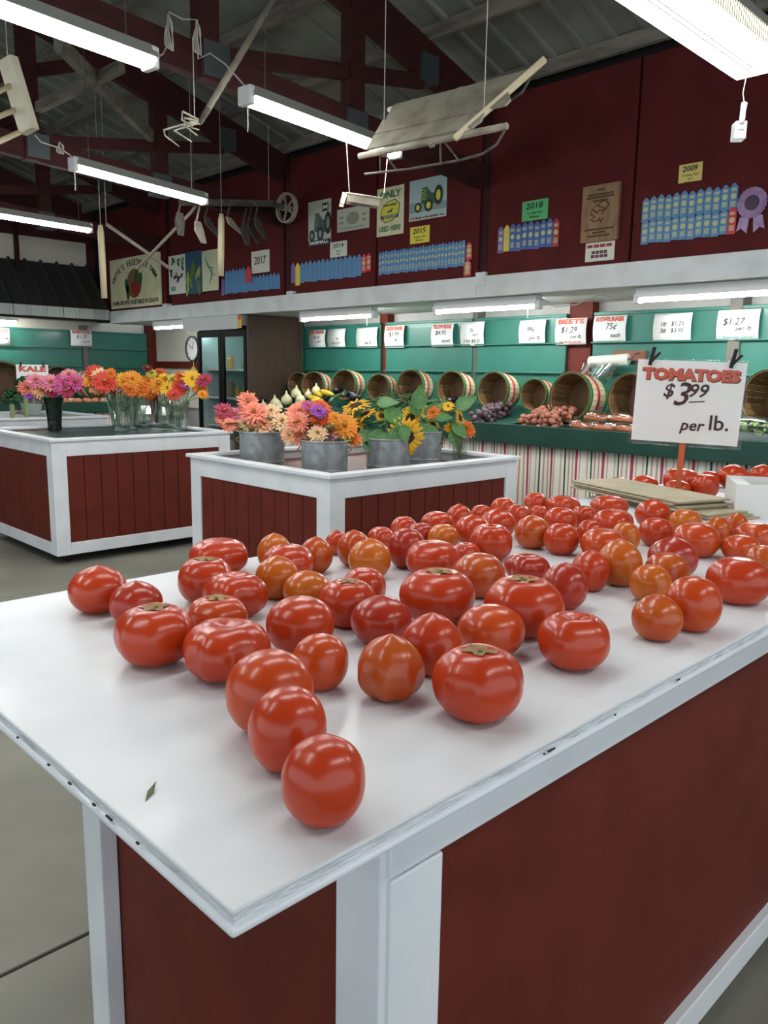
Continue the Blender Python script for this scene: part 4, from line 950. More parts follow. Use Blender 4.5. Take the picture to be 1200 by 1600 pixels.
# white block with a handle on a cord
c = aty(1154, 208, 1.58); M0 = Matrix.Translation(c)@Matrix.Rotation(radians(-50), 4, 'Z')
hb = thing('hanging_block', 'white block with a handle hanging on a cord at the upper right', 'block', M=M0)
MB().box(-.024, .024, -.03, .03, -.03, .042).build('body', WPLAS, hb, bevel=.003); MB().box(-.014, .014, -.033, -.028, .005, .012).build('slot', mat('pale_grey_plastic', 'a9aaa8', .5), hb)
MB().tube([(0, -.03, .03), (.002, -.028, .05), (.008, -.01, .085), (.012, -.005, .12)], [.011, .012, .012, .013], 8).build('handle', WPLAS, hb, smooth=True)
MB().tube([(.012, -.005, .118), (.004, 0, .16), (.012, .0, 2.70-c.z)], .002, 5).build('cord', CORD, hb)
# power cord between the two left lights, with bundled loops
def cord(pts, lab, r=.004, loops=()):
    P = [Vector(p) for p in pts]; o = P[0]; t = thing('power_cord', lab, 'cord', P[0])
    MB().tube([p-o for p in P], r, 6).build('cable', CORD, t, smooth=True)
    for (c, h) in loops:
        c = Vector(c)
        for k in range(4):
            w = .009+.004*k; MB().tube([c-o+Vector((w*cos(a)+(k-1.5)*.007*sin(a), (k-1.5)*.006, h*(1-.06*k)*sin(a))) for a in [2*pi*q/14 for q in range(15)]], r*.8, 5, cap=False).build('loop', CORD, t, smooth=True)
    return t
l1, l2 = aty(265, 52, 3.97), aty(309, 60, 3.97)
cord([Vector((1.91, 3.43, 2.76)), aty(255, 84, 3.6), aty(262, 70, 3.85), l1+Vector((0, 0, .1)), aty(285, 30, 3.99), l2+Vector((0, 0, .09)), l2-Vector((0, 0, .1)), aty(328, 83, 3.9), aty(352, 100, 3.8), Vector((2.46, 3.51, 2.79))], 'pale power cord looped between the two nearest strip lights', loops=((l1, .085), (l2, .085)))
l3 = aty(95, 232, 5.3)
cord([aty(55, 212, 4.75), aty(64, 222, 5.0), l3, Vector((2.45, 5.47, 2.79))], 'pale power cord with a knot left of the cultivator light', loops=((l3, .035),))
cord([atx(845, 466, 5.2), atx(868, 480, 5.2), atx(900, 476, 5.2), atx(937, 460, 5.2), atx(960, 466, 5.2), atx(993, 462, 5.2)], 'white cord along the soffit above the beets card', .004)
cord([atx(172, 500, 5.3), atx(190, 507, 5.3), atx(215, 506, 5.3), atx(243, 500, 5.3)], 'dark cord sagging under the soffit at the far end', .006)
# ================================================================== COOLER IN THE CORNER
CX0, CY0, CY1 = 5.06, 7.28, yat(309, 600, 5.06)
ck = thing('glass_cooler', 'black two door glass cooler with brown side panel', 'cooler', (CX0, CY0, 0))
CL = CY1-CY0; CB_ = mat('cooler_black', '101010', .5, spec=.1); WG = mat('brown_wood_panel', '4e3c2e', .5, c2='3f3026', scale=5, stretch=(20, 20, .6))
def cb(name, a, m, bv=.003, p=None): return MB().box(*a).build(name, m, p or ck, bevel=bv)
cb('side_panel', (0.0, .74, -.012, .012, 0.02, 2.012), WG); cb('side_trim', (.74, .77, -.014, .014, 0.02, 2.01), DGREEN)
cb('far_side', (.03, .74, CL-.03, CL, .02, 1.88), CB_); cb('back', (.70, .74, .012, CL-.03, .02, 1.88), mat('cooler_inside', 'b4c4c4', .6)); cb('liner', (.04, .70, CL-.045, CL-.031, .22, 1.86), mat('cooler_inside', 'b4c4c4', .6), 0); cb('top', (.03, .74, .012, CL, 1.86, 1.9), CB_); cb('base', (.03, .74, .012, CL, .02, .22), CB_)
for k in range(2):
    y0, y1 = .02+k*(CL-.03)/2, .02+(k+1)*(CL-.03)/2-.008
    dr = thing_ = cb('door', (-.005, .025, y0, y0+.05, .24, 1.86), CB_)
    cb('frame', (-.005, .025, y1-.05, y1, .24, 1.86), CB_, p=dr); cb('frame', (-.005, .025, y0+.05, y1-.05, 1.79, 1.86), CB_, p=dr); cb('frame', (-.005, .025, y0+.05, y1-.05, .24, .3), CB_, p=dr)
    cb('glass_pane', (.006, .012, y0+.05, y1-.05, .3, 1.79), glass('cooler_glass', (246, 251, 251), .03, 1.3, .95), 0, dr)
for z in (.45, .78, 1.1, 1.42): cb('shelf', (.10, .68, .03, CL-.04, z, z+.02), WPLAS, 0)
cb('added_lamp_strip', (.06, .10, .06, CL-.06, 1.80, 1.84), emat('cooler_fill_glow', (235, 250, 250), 9.0), 0)  # unseen glowing strip, added to brighten the cooler's inside
rq = random.Random(4); jm = [mat('jar_%d' % i, c, .4) for i, c in enumerate(('b98a3f', '8a6a4a', 'c2c0a8', 'a05a35', '6d7a4a'))]
k = 0
for z in (.47, .80, 1.12, 1.44):
    for y in [.1+.15*i for i in range(int((CL-.15)/.15))]:
        if rq.random() < .25: continue
        r = rq.uniform(.035, .055); hh = rq.uniform(.09, .2)
        o = MB().lathe([(r, 0), (r, hh*.75), (r*.7, hh*.85), (r*.7, hh)], 12, None, True, True).build('food_jar', jm[k % 5], M=Matrix.Translation((CX0+.25, CY0+y, z)))
        tag(o, 'small food jar on a shelf inside the glass cooler', 'jar', 'jars inside the glass cooler'); k += 1
hd = cb('header_box', (-.04, .3, .10, CL+.22, 1.905, 2.015), mat('header_white', 'b9bcbc', .5)); cb('header_face', (-.052, -.04, .10, CL+.22, 1.865, 2.015), mat('header_white', 'b9bcbc', .5))
cb('price_strip', (-.06, -.052, .02, .085, 1.87, 2.0), mat('label_yellow', 'd9a436', .6)); cb('price_strip_top', (-.061, -.052, .022, .083, 1.96, 2.0), mat('label_red', 'cc4a2c', .6))
# clock and corn on the pale wall beyond the cooler
c = atx(304, 545, 5.92); c.y += .03
t = thing('wall_clock', 'round clock half hidden behind the cooler', 'clock', M=face_x(c)); CR = .17
MB().lathe([(CR, 0), (CR, .03), (CR-.015, .035), (CR-.02, .02)], 32).build('rim', mat('clock_rim', '3b4540', .5), t); MB().lathe([(CR-.018, .012), (.001, .012)], 32).build('face', PAPER, t)
for a in (1.2, 2.6): MB().bar((0, 0, .016), (.1*cos(a), .1*sin(a), .016), .008, .003).build('hand', INK, t)
for k in range(12): MB().box(-.004, .004, .125, .142, .012, .015).build('mark', INK, t, M=Matrix.Rotation(2*pi*k/12, 4, 'Z'))
HUSK = mat('dry_husk', 'c9a75c', .7, c2='b08d45', scale=20)
c = atx(303, 586, 5.90); t = thing('dried_corn', 'bunch of dried corn husks hanging below the clock', 'corn', c)
for k in range(8):
    a = 2*pi*k/8; x, y = .03*cos(a), .045*sin(a); z = -.05*(k % 3)
    MB().tube([(x*.3, y*.3, .12), (x, y, .05+z), (x*1.1, y*1.1, -.05+z), (x*1.1, y*1.2, -.12+z)], [.005, .016, .02, .006], 7).build('ear', HUSK, t, smooth=True)
MB().tube([(0, 0, .12), (0, 0, .2)], .004, 5).build('string', CORD, t)

# ================================================================== BUSHEL BASKETS
SLAT = [mat('basket_slat_%d' % i, c, .65, c2=d, scale=12, bump=.15) for i, (c, d) in enumerate((('7d5e3a', '654a2c'), ('6f5231', '594228'), ('886941', '6f5332')))]
SOUT = mat('basket_outer', 'e2cfae', .65, c2='d3bb94', scale=12); BGRN = mat('basket_green_hoop', '2f6b35', .55); BRED = mat('basket_red_hoop', 'b0333c', .55)
bkmesh = {}
def basket_parts():
    n = 26; L = .27; r0, r1 = 1.0, .78          # local z: opening at 0, bottom at -L ; radius scaled by caller
    out = {}
    a0 = 2*pi/n
    for i in range(3):
        vs = []
        for zz, r in ((0, .225), (-.15, .224), (-.30, .212)):
            for rr in (r, r-.006):
                for s in (-.47, .47): vs.append((rr*cos(s*a0), rr*sin(s*a0), zz))
        fs = []
        for q in range(2):
            b = q*4; fs += [(b, b+1, b+5, b+4), (b+3, b+2, b+6, b+7), (b+2, b, b+4, b+6), (b+1, b+3, b+7, b+5)]
        fs += [(0, 2, 3, 1), (8, 9, 11, 10)]
        me = MB().add(vs, fs).mesh('slat', SLAT[i])
        me.materials.append(SOUT)
        for p in me.polygons:
            if p.normal.x < -.5: p.material_index = 1
        out['s%d' % i] = me
    out['hg'] = MB().lathe([(.229, .006), (.235, .006), (.235, -.035), (.229, -.035), (.229, .006)], 40).mesh('rim_hoop', BGRN, True)
    out['hr'] = MB().lathe([(.226, -.12), (.232, -.12), (.2315, -.15), (.2255, -.15), (.226, -.12)], 40).mesh('red_hoop', BRED, True)
    out['hi'] = MB().lathe([(.219, .004), (.213, .004), (.213, -.03), (.219, -.03), (.219, .004)], 40).mesh('inner_hoop', SLAT[0], True)
    out['hb'] = MB().lathe([(.216, -.262), (.222, -.262), (.219, -.29), (.213, -.29), (.216, -.262)], 40).mesh('base_hoop', BGRN, True)
    out['b'] = MB().lathe([(.207, -.288), (.001, -.288)], 30).mesh('base', SLAT[1])
    out['w'] = MB().tube([(.235, .03, -.02), (.25, .03, .02), (.252, 0, .04), (.25, -.03, .02), (.235, -.03, -.02)], .003, 5).mesh('wire_handle', IRON)
    return out
BK = basket_parts()
def basket(center, axis, rad, label, spin=0):
    """center of the opening, axis pointing out of the opening"""
    z = Vector(axis).normalized(); x = Vector((0, 0, 1)).cross(z).normalized(); y = z.cross(x)
    M = Matrix((x, y, z)).transposed().to_4x4(); M.translation = center; M = M@Matrix.Rotation(spin, 4, 'Z')@Matrix.Scale(rad/.235, 4)
    t = thing('bushel_basket', label, 'basket', group='bushel baskets tipped on their sides', M=M)
    for k in range(26): link('slat', BK['s%d' % ((k*7) % 3)], t, Matrix.Rotation(2*pi*k/26, 4, 'Z'))
    link('rim_hoop', BK['hg'], t); link('red_hoop', BK['hr'], t); link('inner_hoop', BK['hi'], t); link('base_hoop', BK['hb'], t); link('base', BK['b'], t)
    for s in (0, pi): link('wire_handle', BK['w'], t, Matrix.Rotation(s+.6, 4, 'Z'))
    return t
BASK = [(452, 581, 476, 617, 'dark basket tucked against the brown cooler side', 5.5), (466, 580, 511, 624, 'tipped basket behind the white gourds', 5.42), (514, 577, 559, 626, 'tipped basket behind the zucchini and eggplants', 5.38), (567, 584, 614, 628, 'tipped basket spilling green beans', 5.38), (615, 577, 665, 630, 'tipped basket spilling yellow beans', 5.36), (678, 579, 730, 634, 'tipped basket beside the dark purple potatoes, with dark squash', 5.36), (736, 580, 803, 640, 'tipped basket spilling purple potatoes', 5.36), (813, 591, 853, 642, 'smaller tipped basket with red potatoes', 5.44), (850, 581, 930, 660, 'large empty tipped basket left of the carrots', 5.33), (944, 582, 1020, 662, 'tipped basket behind the bagged carrots', 5.36), (1153, 576, 1240, 668, 'tipped basket behind the bagged greens at the right edge', 5.36)]
for x0, y0, x1, y1, lab, X in BASK:
    c = atx((x0+x1)/2, (y0+y1)/2, X); hgt = (y1-y0)/2*depth(c)/FPX*1.0
    zmin = slope_z(X)+hgt*.97
    c.z = max(c.z, zmin)
    nc = CAM-c; nc.z = 0; nc.normalize(); rp_ = Vector((-nc.y, nc.x, 0)); a_ = radians(36)
    basket(c, nc*cos(a_)-rp_*sin(a_)+Vector((0, 0, .09)), hgt, lab, spin=random.random())
for px, py, r, lab in ((5, 597, .26, 'tipped basket at the left edge on the far bin'), (92, 594, .18, 'tipped basket half behind the kale sign'), (152, 600, .20, 'striped tipped basket holding peaches on the far bin')):
    c = aty(px, py, 10.3); c.z = max(c.z, .965+r); basket(c, (-.25 if px < 140 else .35, -1, .05), r, lab)

# ================================================================== PRODUCE IN THE BINS
def heap(name, mesh, label, group, cat, x0, x1, y0, y1, n, r, zextra=0, seed=1, sc=(.8, 1.15), flat=False):
    rn = random.Random(seed); placed = []
    tries = 0
    while len(placed) < n and tries < 20000:
        tries += 1
        x, y = rn.uniform(x0, x1), rn.uniform(min(y0, y1), max(y0, y1)); s = rn.uniform(*sc); rad = r*s
        z = slope_z(x)+rad+zextra; ok = True
        for px, py, pz, pr in placed:
            dd = (x-px)**2+(y-py)**2; m = (rad+pr)*.98
            if dd < m*m:
                z = max(z, pz+sqrt(m*m-dd)) if dd > (.35*m)**2 else 9
        if z > slope_z(x)+rad+.085+zextra: continue
        placed.append((x, y, z, rad))
        o = link(name, mesh if not isinstance(mesh, list) else mesh[len(placed) % len(mesh)], None, Matrix.Translation((x, y, z))@Matrix.Rotation(rn.random()*6.28, 4, 'Z')@Matrix.Rotation(rn.uniform(-.5, .5), 4, 'X')@Matrix.Scale(s, 4))
        tag(o, label, cat, group)
def lump(r, ex, m, seed, nm):
    rn = random.Random(seed); mb = MB(); mb.ball((0, 0, 0), r*ex, r*.95, r*.9, 10, 7)
    ph = [rn.random()*6 for _ in range(3)]
    mb.v = [(x*(1+.06*sin(40*y+ph[0])), y*(1+.06*sin(45*z+ph[1])), z*(1+.06*sin(40*x+ph[2]))) for x, y, z in mb.v]
    return mb.mesh(nm, m, True)
PUR = mat('purple_skin', '5a4550', .7, c2='7a6468', scale=25); RPO = mat('red_potato_skin', 'b06a58', .7, c2='c4876f', scale=25)
yy = lambda px, py=650: atx(px, py, 5.2).y
pm = [lump(.025, 1.15, PUR, i, 'potato') for i in range(3)]; rm = [lump(.023, 1.25, RPO, i+5, 'potato') for i in range(3)]
heap('purple_potato', pm, 'dusty purple potato in the heap spilling from the basket', 'purple potatoes in the bin', 'potato', 5.1, 5.5, DIV[3]+.03, DIV[4]+.30, 120, .025, seed=2)
heap('red_potato', rm, 'red potato in the bin left of the big empty basket', 'red potatoes in the bin', 'potato', 5.1, 5.45, DIV[4]-.04, DIV[5]+.06, 90, .023, seed=3)
o = link('red_potato', rm[0], None, Matrix.Translation((5.16, (DIV[4]+DIV[5])/2+.0, slope_z(5.16)+.115))@Matrix.Scale(1.5, 4)); tag(o, 'largest red potato on top of the heap', 'potato', 'red potatoes in the bin')
# gourds, squash, zucchini, eggplant by pixel on the bin slope
def long_veg(name, px, py, qx, qy, X0, X1, r, m, label, cat, group, stem=None):
    a, b = atx(px, py, X0), atx(qx, qy, X1); L = b-a
    for p in (a, b): p.z = max(p.z, slope_z(p.x)+r)
    L = b-a
    o = MB().tube([Vector(), L*.08, L*.3, L*.65, L*.9, L], [r*.3, r*.75, r, r*.9, r*.6, r*.25], 10).build(name, m, smooth=True, M=Matrix.Translation(a)); tag(o, label, cat, group)
    MB().tube([L*.98, L*1.1], r*.22, 6).build('stem', stem or mat('veg_stem', '6d7a45', .7), o)
    return o
YS = mat('yellow_squash_skin', 'd9b52c', .4, c2='e0c24a', scale=10); ZU = mat('zucchini_skin', '27492f', .4, c2='47694a', scale=30); EG = mat('eggplant_skin', '1c1320', .25)
for px, py, qx, qy, X0, X1, lab in ((454, 637, 478, 627, 5.15, 5.2, 'yellow squash nearest the white gourds'), (482, 620, 506, 627, 5.2, 5.2, 'yellow squash lying flat behind the zinnias'), (502, 611, 521, 617, 5.28, 5.24, 'yellow squash pointing at the zucchini'), (486, 628, 500, 624, 5.12, 5.16, 'pale yellow squash below the flat one'), (492, 613, 503, 619, 5.34, 5.28, 'small yellow squash half in the basket')):
    long_veg('yellow_squash', px, py, qx, qy, X0, X1, .028, YS, lab, 'squash', 'yellow squash')
for px, py, qx, qy, X0, X1, lab in ((514, 628, 532, 616, 5.12, 5.3, 'pale green zucchini in front of the eggplants'), (536, 618, 541, 611, 5.2, 5.36, 'short zucchini beside the pale green one'), (480, 630, 497, 633, 5.12, 5.1, 'dark zucchini under the yellow squash'), (662, 630, 690, 626, 5.16, 5.2, 'dark zucchini left of the dark squash'), (660, 640, 690, 640, 5.12, 5.14, 'front zucchini by the orange zinnia vase')):
    long_veg('zucchini', px, py, qx, qy, X0, X1, .026, ZU, lab, 'zucchini', 'zucchini')
for px, py, qx, qy, X0, X1, lab in ((520, 611, 536, 608, 5.34, 5.45, 'black eggplant at the basket mouth, left'), (540, 614, 556, 618, 5.32, 5.3, 'black eggplant at the basket mouth, right'), (546, 622, 562, 620, 5.22, 5.26, 'black eggplant in front of the basket'), (696, 628, 716, 622, 5.22, 5.36, 'black eggplant before the sixth basket'), (394, 622, 408, 615, 5.2, 5.25, 'purple eggplant left of the white gourds'), (404, 628, 416, 622, 5.15, 5.2, 'purple eggplant nearest the coral zinnias')):
    long_veg('eggplant', px, py, qx, qy, X0, X1, .034, EG, lab, 'eggplant', 'eggplants')
GO = mat('cream_gourd_skin', 'ddd6ac', .5, c2='cfc795', scale=10)
gm = MB().lathe([(.001, 0), (.035, .004), (.056, .03), (.058, .055), (.048, .08), (.028, .098), (.014, .112), (.009, .135), (.003, .145)], 14).mesh('gourd', GO, True)
for px, py, X, s, lab in ((431, 632, 5.14, 1, 'white gourd, leftmost upright one'), (448, 627, 5.22, 1.05, 'white gourd in the middle of the group'), (462, 616, 5.3, .95, 'white gourd with the tallest pointed neck'), (470, 625, 5.2, .9, 'white gourd beside the yellow squash'), (412, 638, 5.12, .7, 'small white gourd at the left front'), (424, 640, 5.1, .7, 'second small white gourd at the front'), (436, 643, 5.1, .7, 'third small white gourd at the front'), (494, 610, 5.36, .8, 'white gourd inside the second basket'), (482, 616, 5.34, .7, 'small white gourd at the second basket mouth')):
    c = atx(px, py, X); o = link('white_gourd', gm, None, Matrix.Translation((X, c.y, max(c.z-.04, slope_z(X)+.005)))@Matrix.Rotation(random.uniform(-.2, .2), 4, 'X')@Matrix.Scale(s, 4)); tag(o, lab, 'gourd', 'white gourds')
# beans: nobody could count them
def beans(name, m, label, x0, x1, y0, y1, n, seed, lift):
    rn = random.Random(seed); mb = MB()
    for k in range(n):
        x, y = rn.uniform(x0, x1), rn.uniform(min(y0, y1), max(y0, y1)); z = slope_z(x)+.006+rn.random()**.7*lift; a = rn.random()*6.28; l = rn.uniform(.035, .06); c_ = rn.uniform(-.25, .35)
        mb.tube([(x-l*cos(a), y-l*sin(a), z), (x, y, z+.012), (x+l*cos(a), y+l*sin(a), z+l*c_)], [.002, .004, .002], 4)
    o = mb.build(name, m, smooth=True); tag(o, label, 'beans', kind='stuff')
beans('green_beans', mat('green_bean', '39552f', .5, c2='4c6b3a', scale=20), 'heap of thin green beans spilling from a basket', 5.12, 5.5, DIV[1]+.03, DIV[0]-.05, 420, 4, .16)
beans('yellow_beans', mat('yellow_bean', 'a8a83e', .5, c2='bdb64e', scale=20), 'heap of yellow green beans spilling from a basket', 5.1, 5.4, DIV[2]+.03, DIV[1]-.03, 380, 6, .09)
# bagged carrots
CA = mat('carrot_skin', 'd0743a', .5, c2='c4652f', scale=20); PB = glass('plastic_film', (250, 250, 250), .16, 1.35, .74)
def pillow(L, w, h, seed):
    rn = random.Random(seed); n, m = 14, 10; vs = []
    for i in range(n+1):
        for j in range(m):
            u = i/n; a = 2*pi*j/m; e = sin(pi*min(max(u, .02), .98))**.45; k = 1+rn.uniform(-.07, .07)
            vs.append(((u-.5)*L, w/2*cos(a)*e*k, h/2*sin(a)*e*k))
    return MB().add(vs, [(i*m+j, i*m+(j+1) % m, (i+1)*m+(j+1) % m, (i+1)*m+j) for i in range(n) for j in range(m)])
cm = MB().tube([(-.085, 0, 0), (-.08, 0, 0), (-.03, 0, 0), (.04, 0, 0), (.085, 0, 0)], [.004, .012, .012, .008, .002], 7).mesh('carrot', CA, True)
for k, (px, py, X, a, lab) in enumerate(((912, 660, 5.14, .5, 'bag of carrots at the front left, nearest the green rim'), (948, 663, 5.13, 1.2, 'bag of carrots in the front middle'), (985, 665, 5.13, .9, 'bag of carrots partly behind the tomatoes sign'), (935, 645, 5.28, .4, 'bag of carrots leaning on the basket'), (975, 648, 5.28, 1.4, 'rear bag of carrots beside the sign'))):
    c = atx(px, py, X); c.z = slope_z(X)+.05+(.03 if k > 2 else 0); M = Matrix.Translation(c)@Matrix.Rotation(a+1, 4, 'Z')@Matrix.Rotation(-.1, 4, 'Y')
    t = thing('carrot_bag', lab, 'bag', group='plastic bags of carrots', M=M)
    pillow(.25, .15, .095, k).build('plastic_bag', PB, t, smooth=True)
    rn = random.Random(k)
    for q in range(11): link('carrot', cm, t, Matrix.Translation((rn.uniform(-.01, .01), -.045+.018*(q % 6), -.015+.018*(q//6)))@Matrix.Rotation(rn.uniform(-.25, .25)+(pi if q % 2 else 0), 4, 'Z'))
# bagged greens in a clear tub at the right
LEAF = mat('lettuce_green', '6f9440', .5, c2='97b862', scale=15); c = atx(1178, 664, 5.16); c.z = slope_z(5.16)+.02
t = thing('greens_tub', 'clear tub of bagged green lettuce at the right edge', 'tub', c)
MB().box(-.1, .16, -.17, .17, -.01, .05).build('tub', glass('tub_plastic', (235, 240, 238), .2, 1.3, .8), t)
rn = random.Random(9)
for k in range(26):
    x, y, z = rn.uniform(-.06, .1), rn.uniform(-.15, .15), rn.uniform(.02, .09); s = rn.uniform(.03, .05); a = rn.random()*6
    vs = []
    for i in range(5):
        for j in (-1, 0, 1): u = i/4; vs.append((x+(u*s*2-s)*cos(a)-j*s*.7*sin(pi*(.15+.7*u))*sin(a), y+(u*s*2-s)*sin(a)+j*s*.7*sin(pi*(.15+.7*u))*cos(a), z+.02*sin(3*u)+abs(j)*.015+rn.uniform(-.006, .006)))
    MB().add(vs, [(i*3+j, i*3+j+1, i*3+j+4, i*3+j+3) for i in range(4) for j in range(2)]).build('lettuce_leaf', LEAF, t, smooth=True)
pillow(.3, .24, .13, 33).build('plastic_bag', PB, t, smooth=True, M=Matrix.Translation((.03, .02, .09))@Matrix.Rotation(pi/2, 4, 'Z'))
# roll of plastic bags on the shelf back
c = atx(968, 562, XG-.05); t = thing('bag_roll_holder', 'roll of clear produce bags on a wooden bracket', 'roll', M=face_x(c))
k_ = depth(c)/FPX
MB().box(-.06, .21, -.01, .07, -.04, -.0).build('bracket', mat('red_brown_wood', '8a5440', .6, c2='74452f', scale=8), t, bevel=.003)
MB().tube([(.165, .05, .0), (.17, .04, .07), (.16, .0, .10), (.10, -.0, .10)], .004, 6).build('wire_arm', IRON, t)
MB().tube([(-.20, -.02, .10), (.13, .0, .10)], .045, 18).build('roll', mat('milky_plastic', 'dcdcd2', .4), t, smooth=True); MB().tube([(.129, 0, .10), (.133, 0, .10)], .016, 12).build('core', WOODG, t)
vs = []
for i in range(7):
    u = i/6
    for j in range(9): v = j/8; vs.append((-.24+.32*v+.05*u*(1-2*v)-.04*u, -.03-.21*u*(1-.25*v), .145+.02*sin(9*v+3*u)+.02*u))
MB().add(vs, [(i*9+j, i*9+j+1, (i+1)*9+j+1, (i+1)*9+j) for i in range(6) for j in range(8)]).build('loose_bag', glass('hanging_film', (225, 232, 230), .15, 1.4, .72), t, smooth=True)
# ================================================================== FLOWERS
FC = {'pink': ('d9708a', 'e58fa0'), 'coral': ('e0705a', 'e88c70'), 'peach': ('e39a6c', 'e6b48c'), 'cream': ('e3c98c', 'e8b89a'), 'magenta': ('b83a78', 'cc5a90'), 'purple': ('8c3aa0', 'a552b4'), 'red': ('c22a20', 'cf3c28'), 'burgundy': ('5a1a24', '74242c'), 'orange': ('e07a1c', 'd9641a'), 'amber': ('e69a24', 'e0821e'), 'yellow': ('e8b81e', 'e6a818'), 'redorange': ('d4481f', 'dc5a24'), 'crimson': ('a02848', 'b83a58'), 'lemon': ('d9c94a', 'c9c45a')}
STEMG = mat('stem_green', '4f6f35', .6); LEAFG = mat('leaf_green', '3f6e34', .5, c2='568447', scale=12); DISC = mat('zinnia_disc', 'c98a2a', .8, c2='6b3a1e', scale=60); SDISC = mat('sunflower_disc', '2a1810', .9, c2='4a2c18', scale=80)
fcache = {}
def head_mesh(kind, col):
    key = (kind, col)
    if key in fcache: return fcache[key]
    rn = random.Random(hash(col) % 97 if False else len(col)*7+len(kind)); mb = MB()
    rings = {'zinnia': ((20, 1.0, 4, .185), (18, .88, 17, .185), (16, .73, 32, .18), (13, .56, 48, .17), (9, .4, 64, .15)), 'pompom': ((16, 1.0, 0, .2), (15, .95, 25, .2), (13, .85, 48, .2), (10, .72, 68, .2), (6, .6, 84, .2)),
             'daisy': ((15, 1.0, 6, .21), (13, .86, 16, .2)), 'sunflower': ((22, 1.0, 4, .15), (20, .94, 14, .14))}[kind]
    pointy = kind == 'sunflower'
    for n, r, tilt, wd in rings:
        ph = rn.random()
        for k in range(n):
            a = 2*pi*(k+ph)/n+rn.uniform(-.05, .05); tl = radians(tilt+rn.uniform(-10, 10)); rr = r*rn.uniform(.88, 1.06); r0 = .18*r if not pointy else .42
            ca, sa = cos(a), sin(a); vs = []
            for u, w in ((0, .45), (.45, 1), (.82, .85), (1, .08 if pointy else .4)):
                q = r0+(rr-r0)*u; x = q*cos(tl); z = q*sin(tl)*.75-.1*u*u*r
                for s in (-1, 1): vs.append((x*ca-s*w*wd*sa*.55, x*sa+s*w*wd*ca*.55, z+.02*w))
            mb.add(vs, [(2*i, 2*i+1, 2*i+3, 2*i+2) for i in range(3)])
    me = mb.mesh('petals', mat('petal_'+col, FC[col][0], .6, c2=FC[col][1], scale=3, mixlo=.4, mixhi=.6), True)
    if kind == 'sunflower': d = MB().lathe([(.47, .04), (.42, .12), (.25, .15), (.001, .12)], 20).mesh('disc', SDISC, True)
    elif kind == 'pompom': d = MB().ball((0, 0, .45), .25, .25, .2, 8, 5).mesh('disc', DISC, True)
    else: d = MB().lathe([(.12, .2), (.12, .38), (.07, .43), (.001, .41)], 12).mesh('disc', DISC, True)
    fcache[key] = (me, d); return fcache[key]
leafm = None
def leaf_mesh():
    global leafm
    if leafm is None:
        vs = []; n = 7
        for i in range(n+1):
            u = i/n; w = sin(pi*u**.75)*.36*(1-.15*u)
            for j, k in ((-1, .06), (0, 0), (1, .06)): vs.append((u, j*w, k-.25*u*u+.02*(i % 2)*abs(j)))
        leafm = MB().add(vs, [(i*3+j, i*3+j+1, i*3+j+4, i*3+j+3) for i in range(n) for j in range(2)]).mesh('leaf', LEAFG, True)
    return leafm
rf = random.Random(11)
def orient(n, spin):
    z = Vector(n).normalized(); x = Vector((0, 0, 1)).cross(z)
    if x.length < .05: x = Vector((1, 0, 0))
    x.normalize(); y = z.cross(x); return Matrix((x, y, z)).transposed().to_4x4()@Matrix.Rotation(spin, 4, 'Z')
def flower(px, py, rpx, col, kind, vase, dd, label, group, facing=None, leaves=0, nm=None):
    base, vd, vh, vr_ = vase                      # vase base point, its depth, height of the mouth
    p = atd(px, py, vd+dd); R_ = rpx*1.36*(vd+dd)/FPX
    t = thing(nm or ('sunflower' if kind == 'sunflower' else 'zinnia'), label, 'flower', p, group)
    tocam = (CAM-p).normalized()
    side = R*((px-600)/FPX*0+rf.uniform(-.35, .35))+Vector((0, 0, rf.uniform(.25, .9)))
    n = facing(tocam) if facing else (tocam*.8+side)
    Mh = orient(n, rf.random()*6)@Matrix.Scale(R_, 4)
    a, b = head_mesh(kind, col); link('petals', a, t, Mh); link('disc', b, t, Mh)
    foot = Vector((base.x+rf.uniform(-.25, .25)*vase[3], base.y+rf.uniform(-.25, .25)*vase[3], base.z+.03)); mouth = Vector((base.x, base.y, base.z+vh))+(p-Vector((base.x, base.y, base.z+vh))).normalized()*.0
    off = Vector((p.x-base.x, p.y-base.y, 0)); off = off.normalized()*min(off.length*.6, vase[3]*.8) if off.length > 1e-4 else off
    mouth = Vector((base.x+off.x, base.y+off.y, base.z+vh)); nn = Vector(n).normalized()
    MB().tube([foot-p, mouth-p, (mouth-p)*.3-nn*R_*.35, -nn*R_*.05], max(.0022, R_*.05), 5).build('stem', STEMG, t, smooth=True)
    for k in range(leaves):
        a_ = rf.random()*6.28; d_ = Vector((cos(a_), sin(a_), rf.uniform(-.1, .5))); q = (mouth-p)*rf.uniform(.25, .8)
        z = Vector((0, 0, 1)); x = d_.normalized(); y = z.cross(x).normalized(); z = x.cross(y)
        M = Matrix((x, y, z)).transposed().to_4x4(); M.translation = q; link('leaf', leaf_mesh(), t, M@Matrix.Scale(rf.uniform(.06, .1), 4))
    return t
GL = glass('vase_glass', (244, 249, 247), .06, 1.45, .84); GLB = mat('black_green_glass', '0c1a14', .15)
def inside(px, py, z, bx):
    d = ray(px, py); t = (z-CAMH)/d.z; p = CAM+d*t
    for k in range(200):
        if bx[0] <= p.x <= bx[1] and bx[2] <= p.y <= bx[3]: break
        t *= .995; p = CAM+d*t; 
    p.z = z; return p
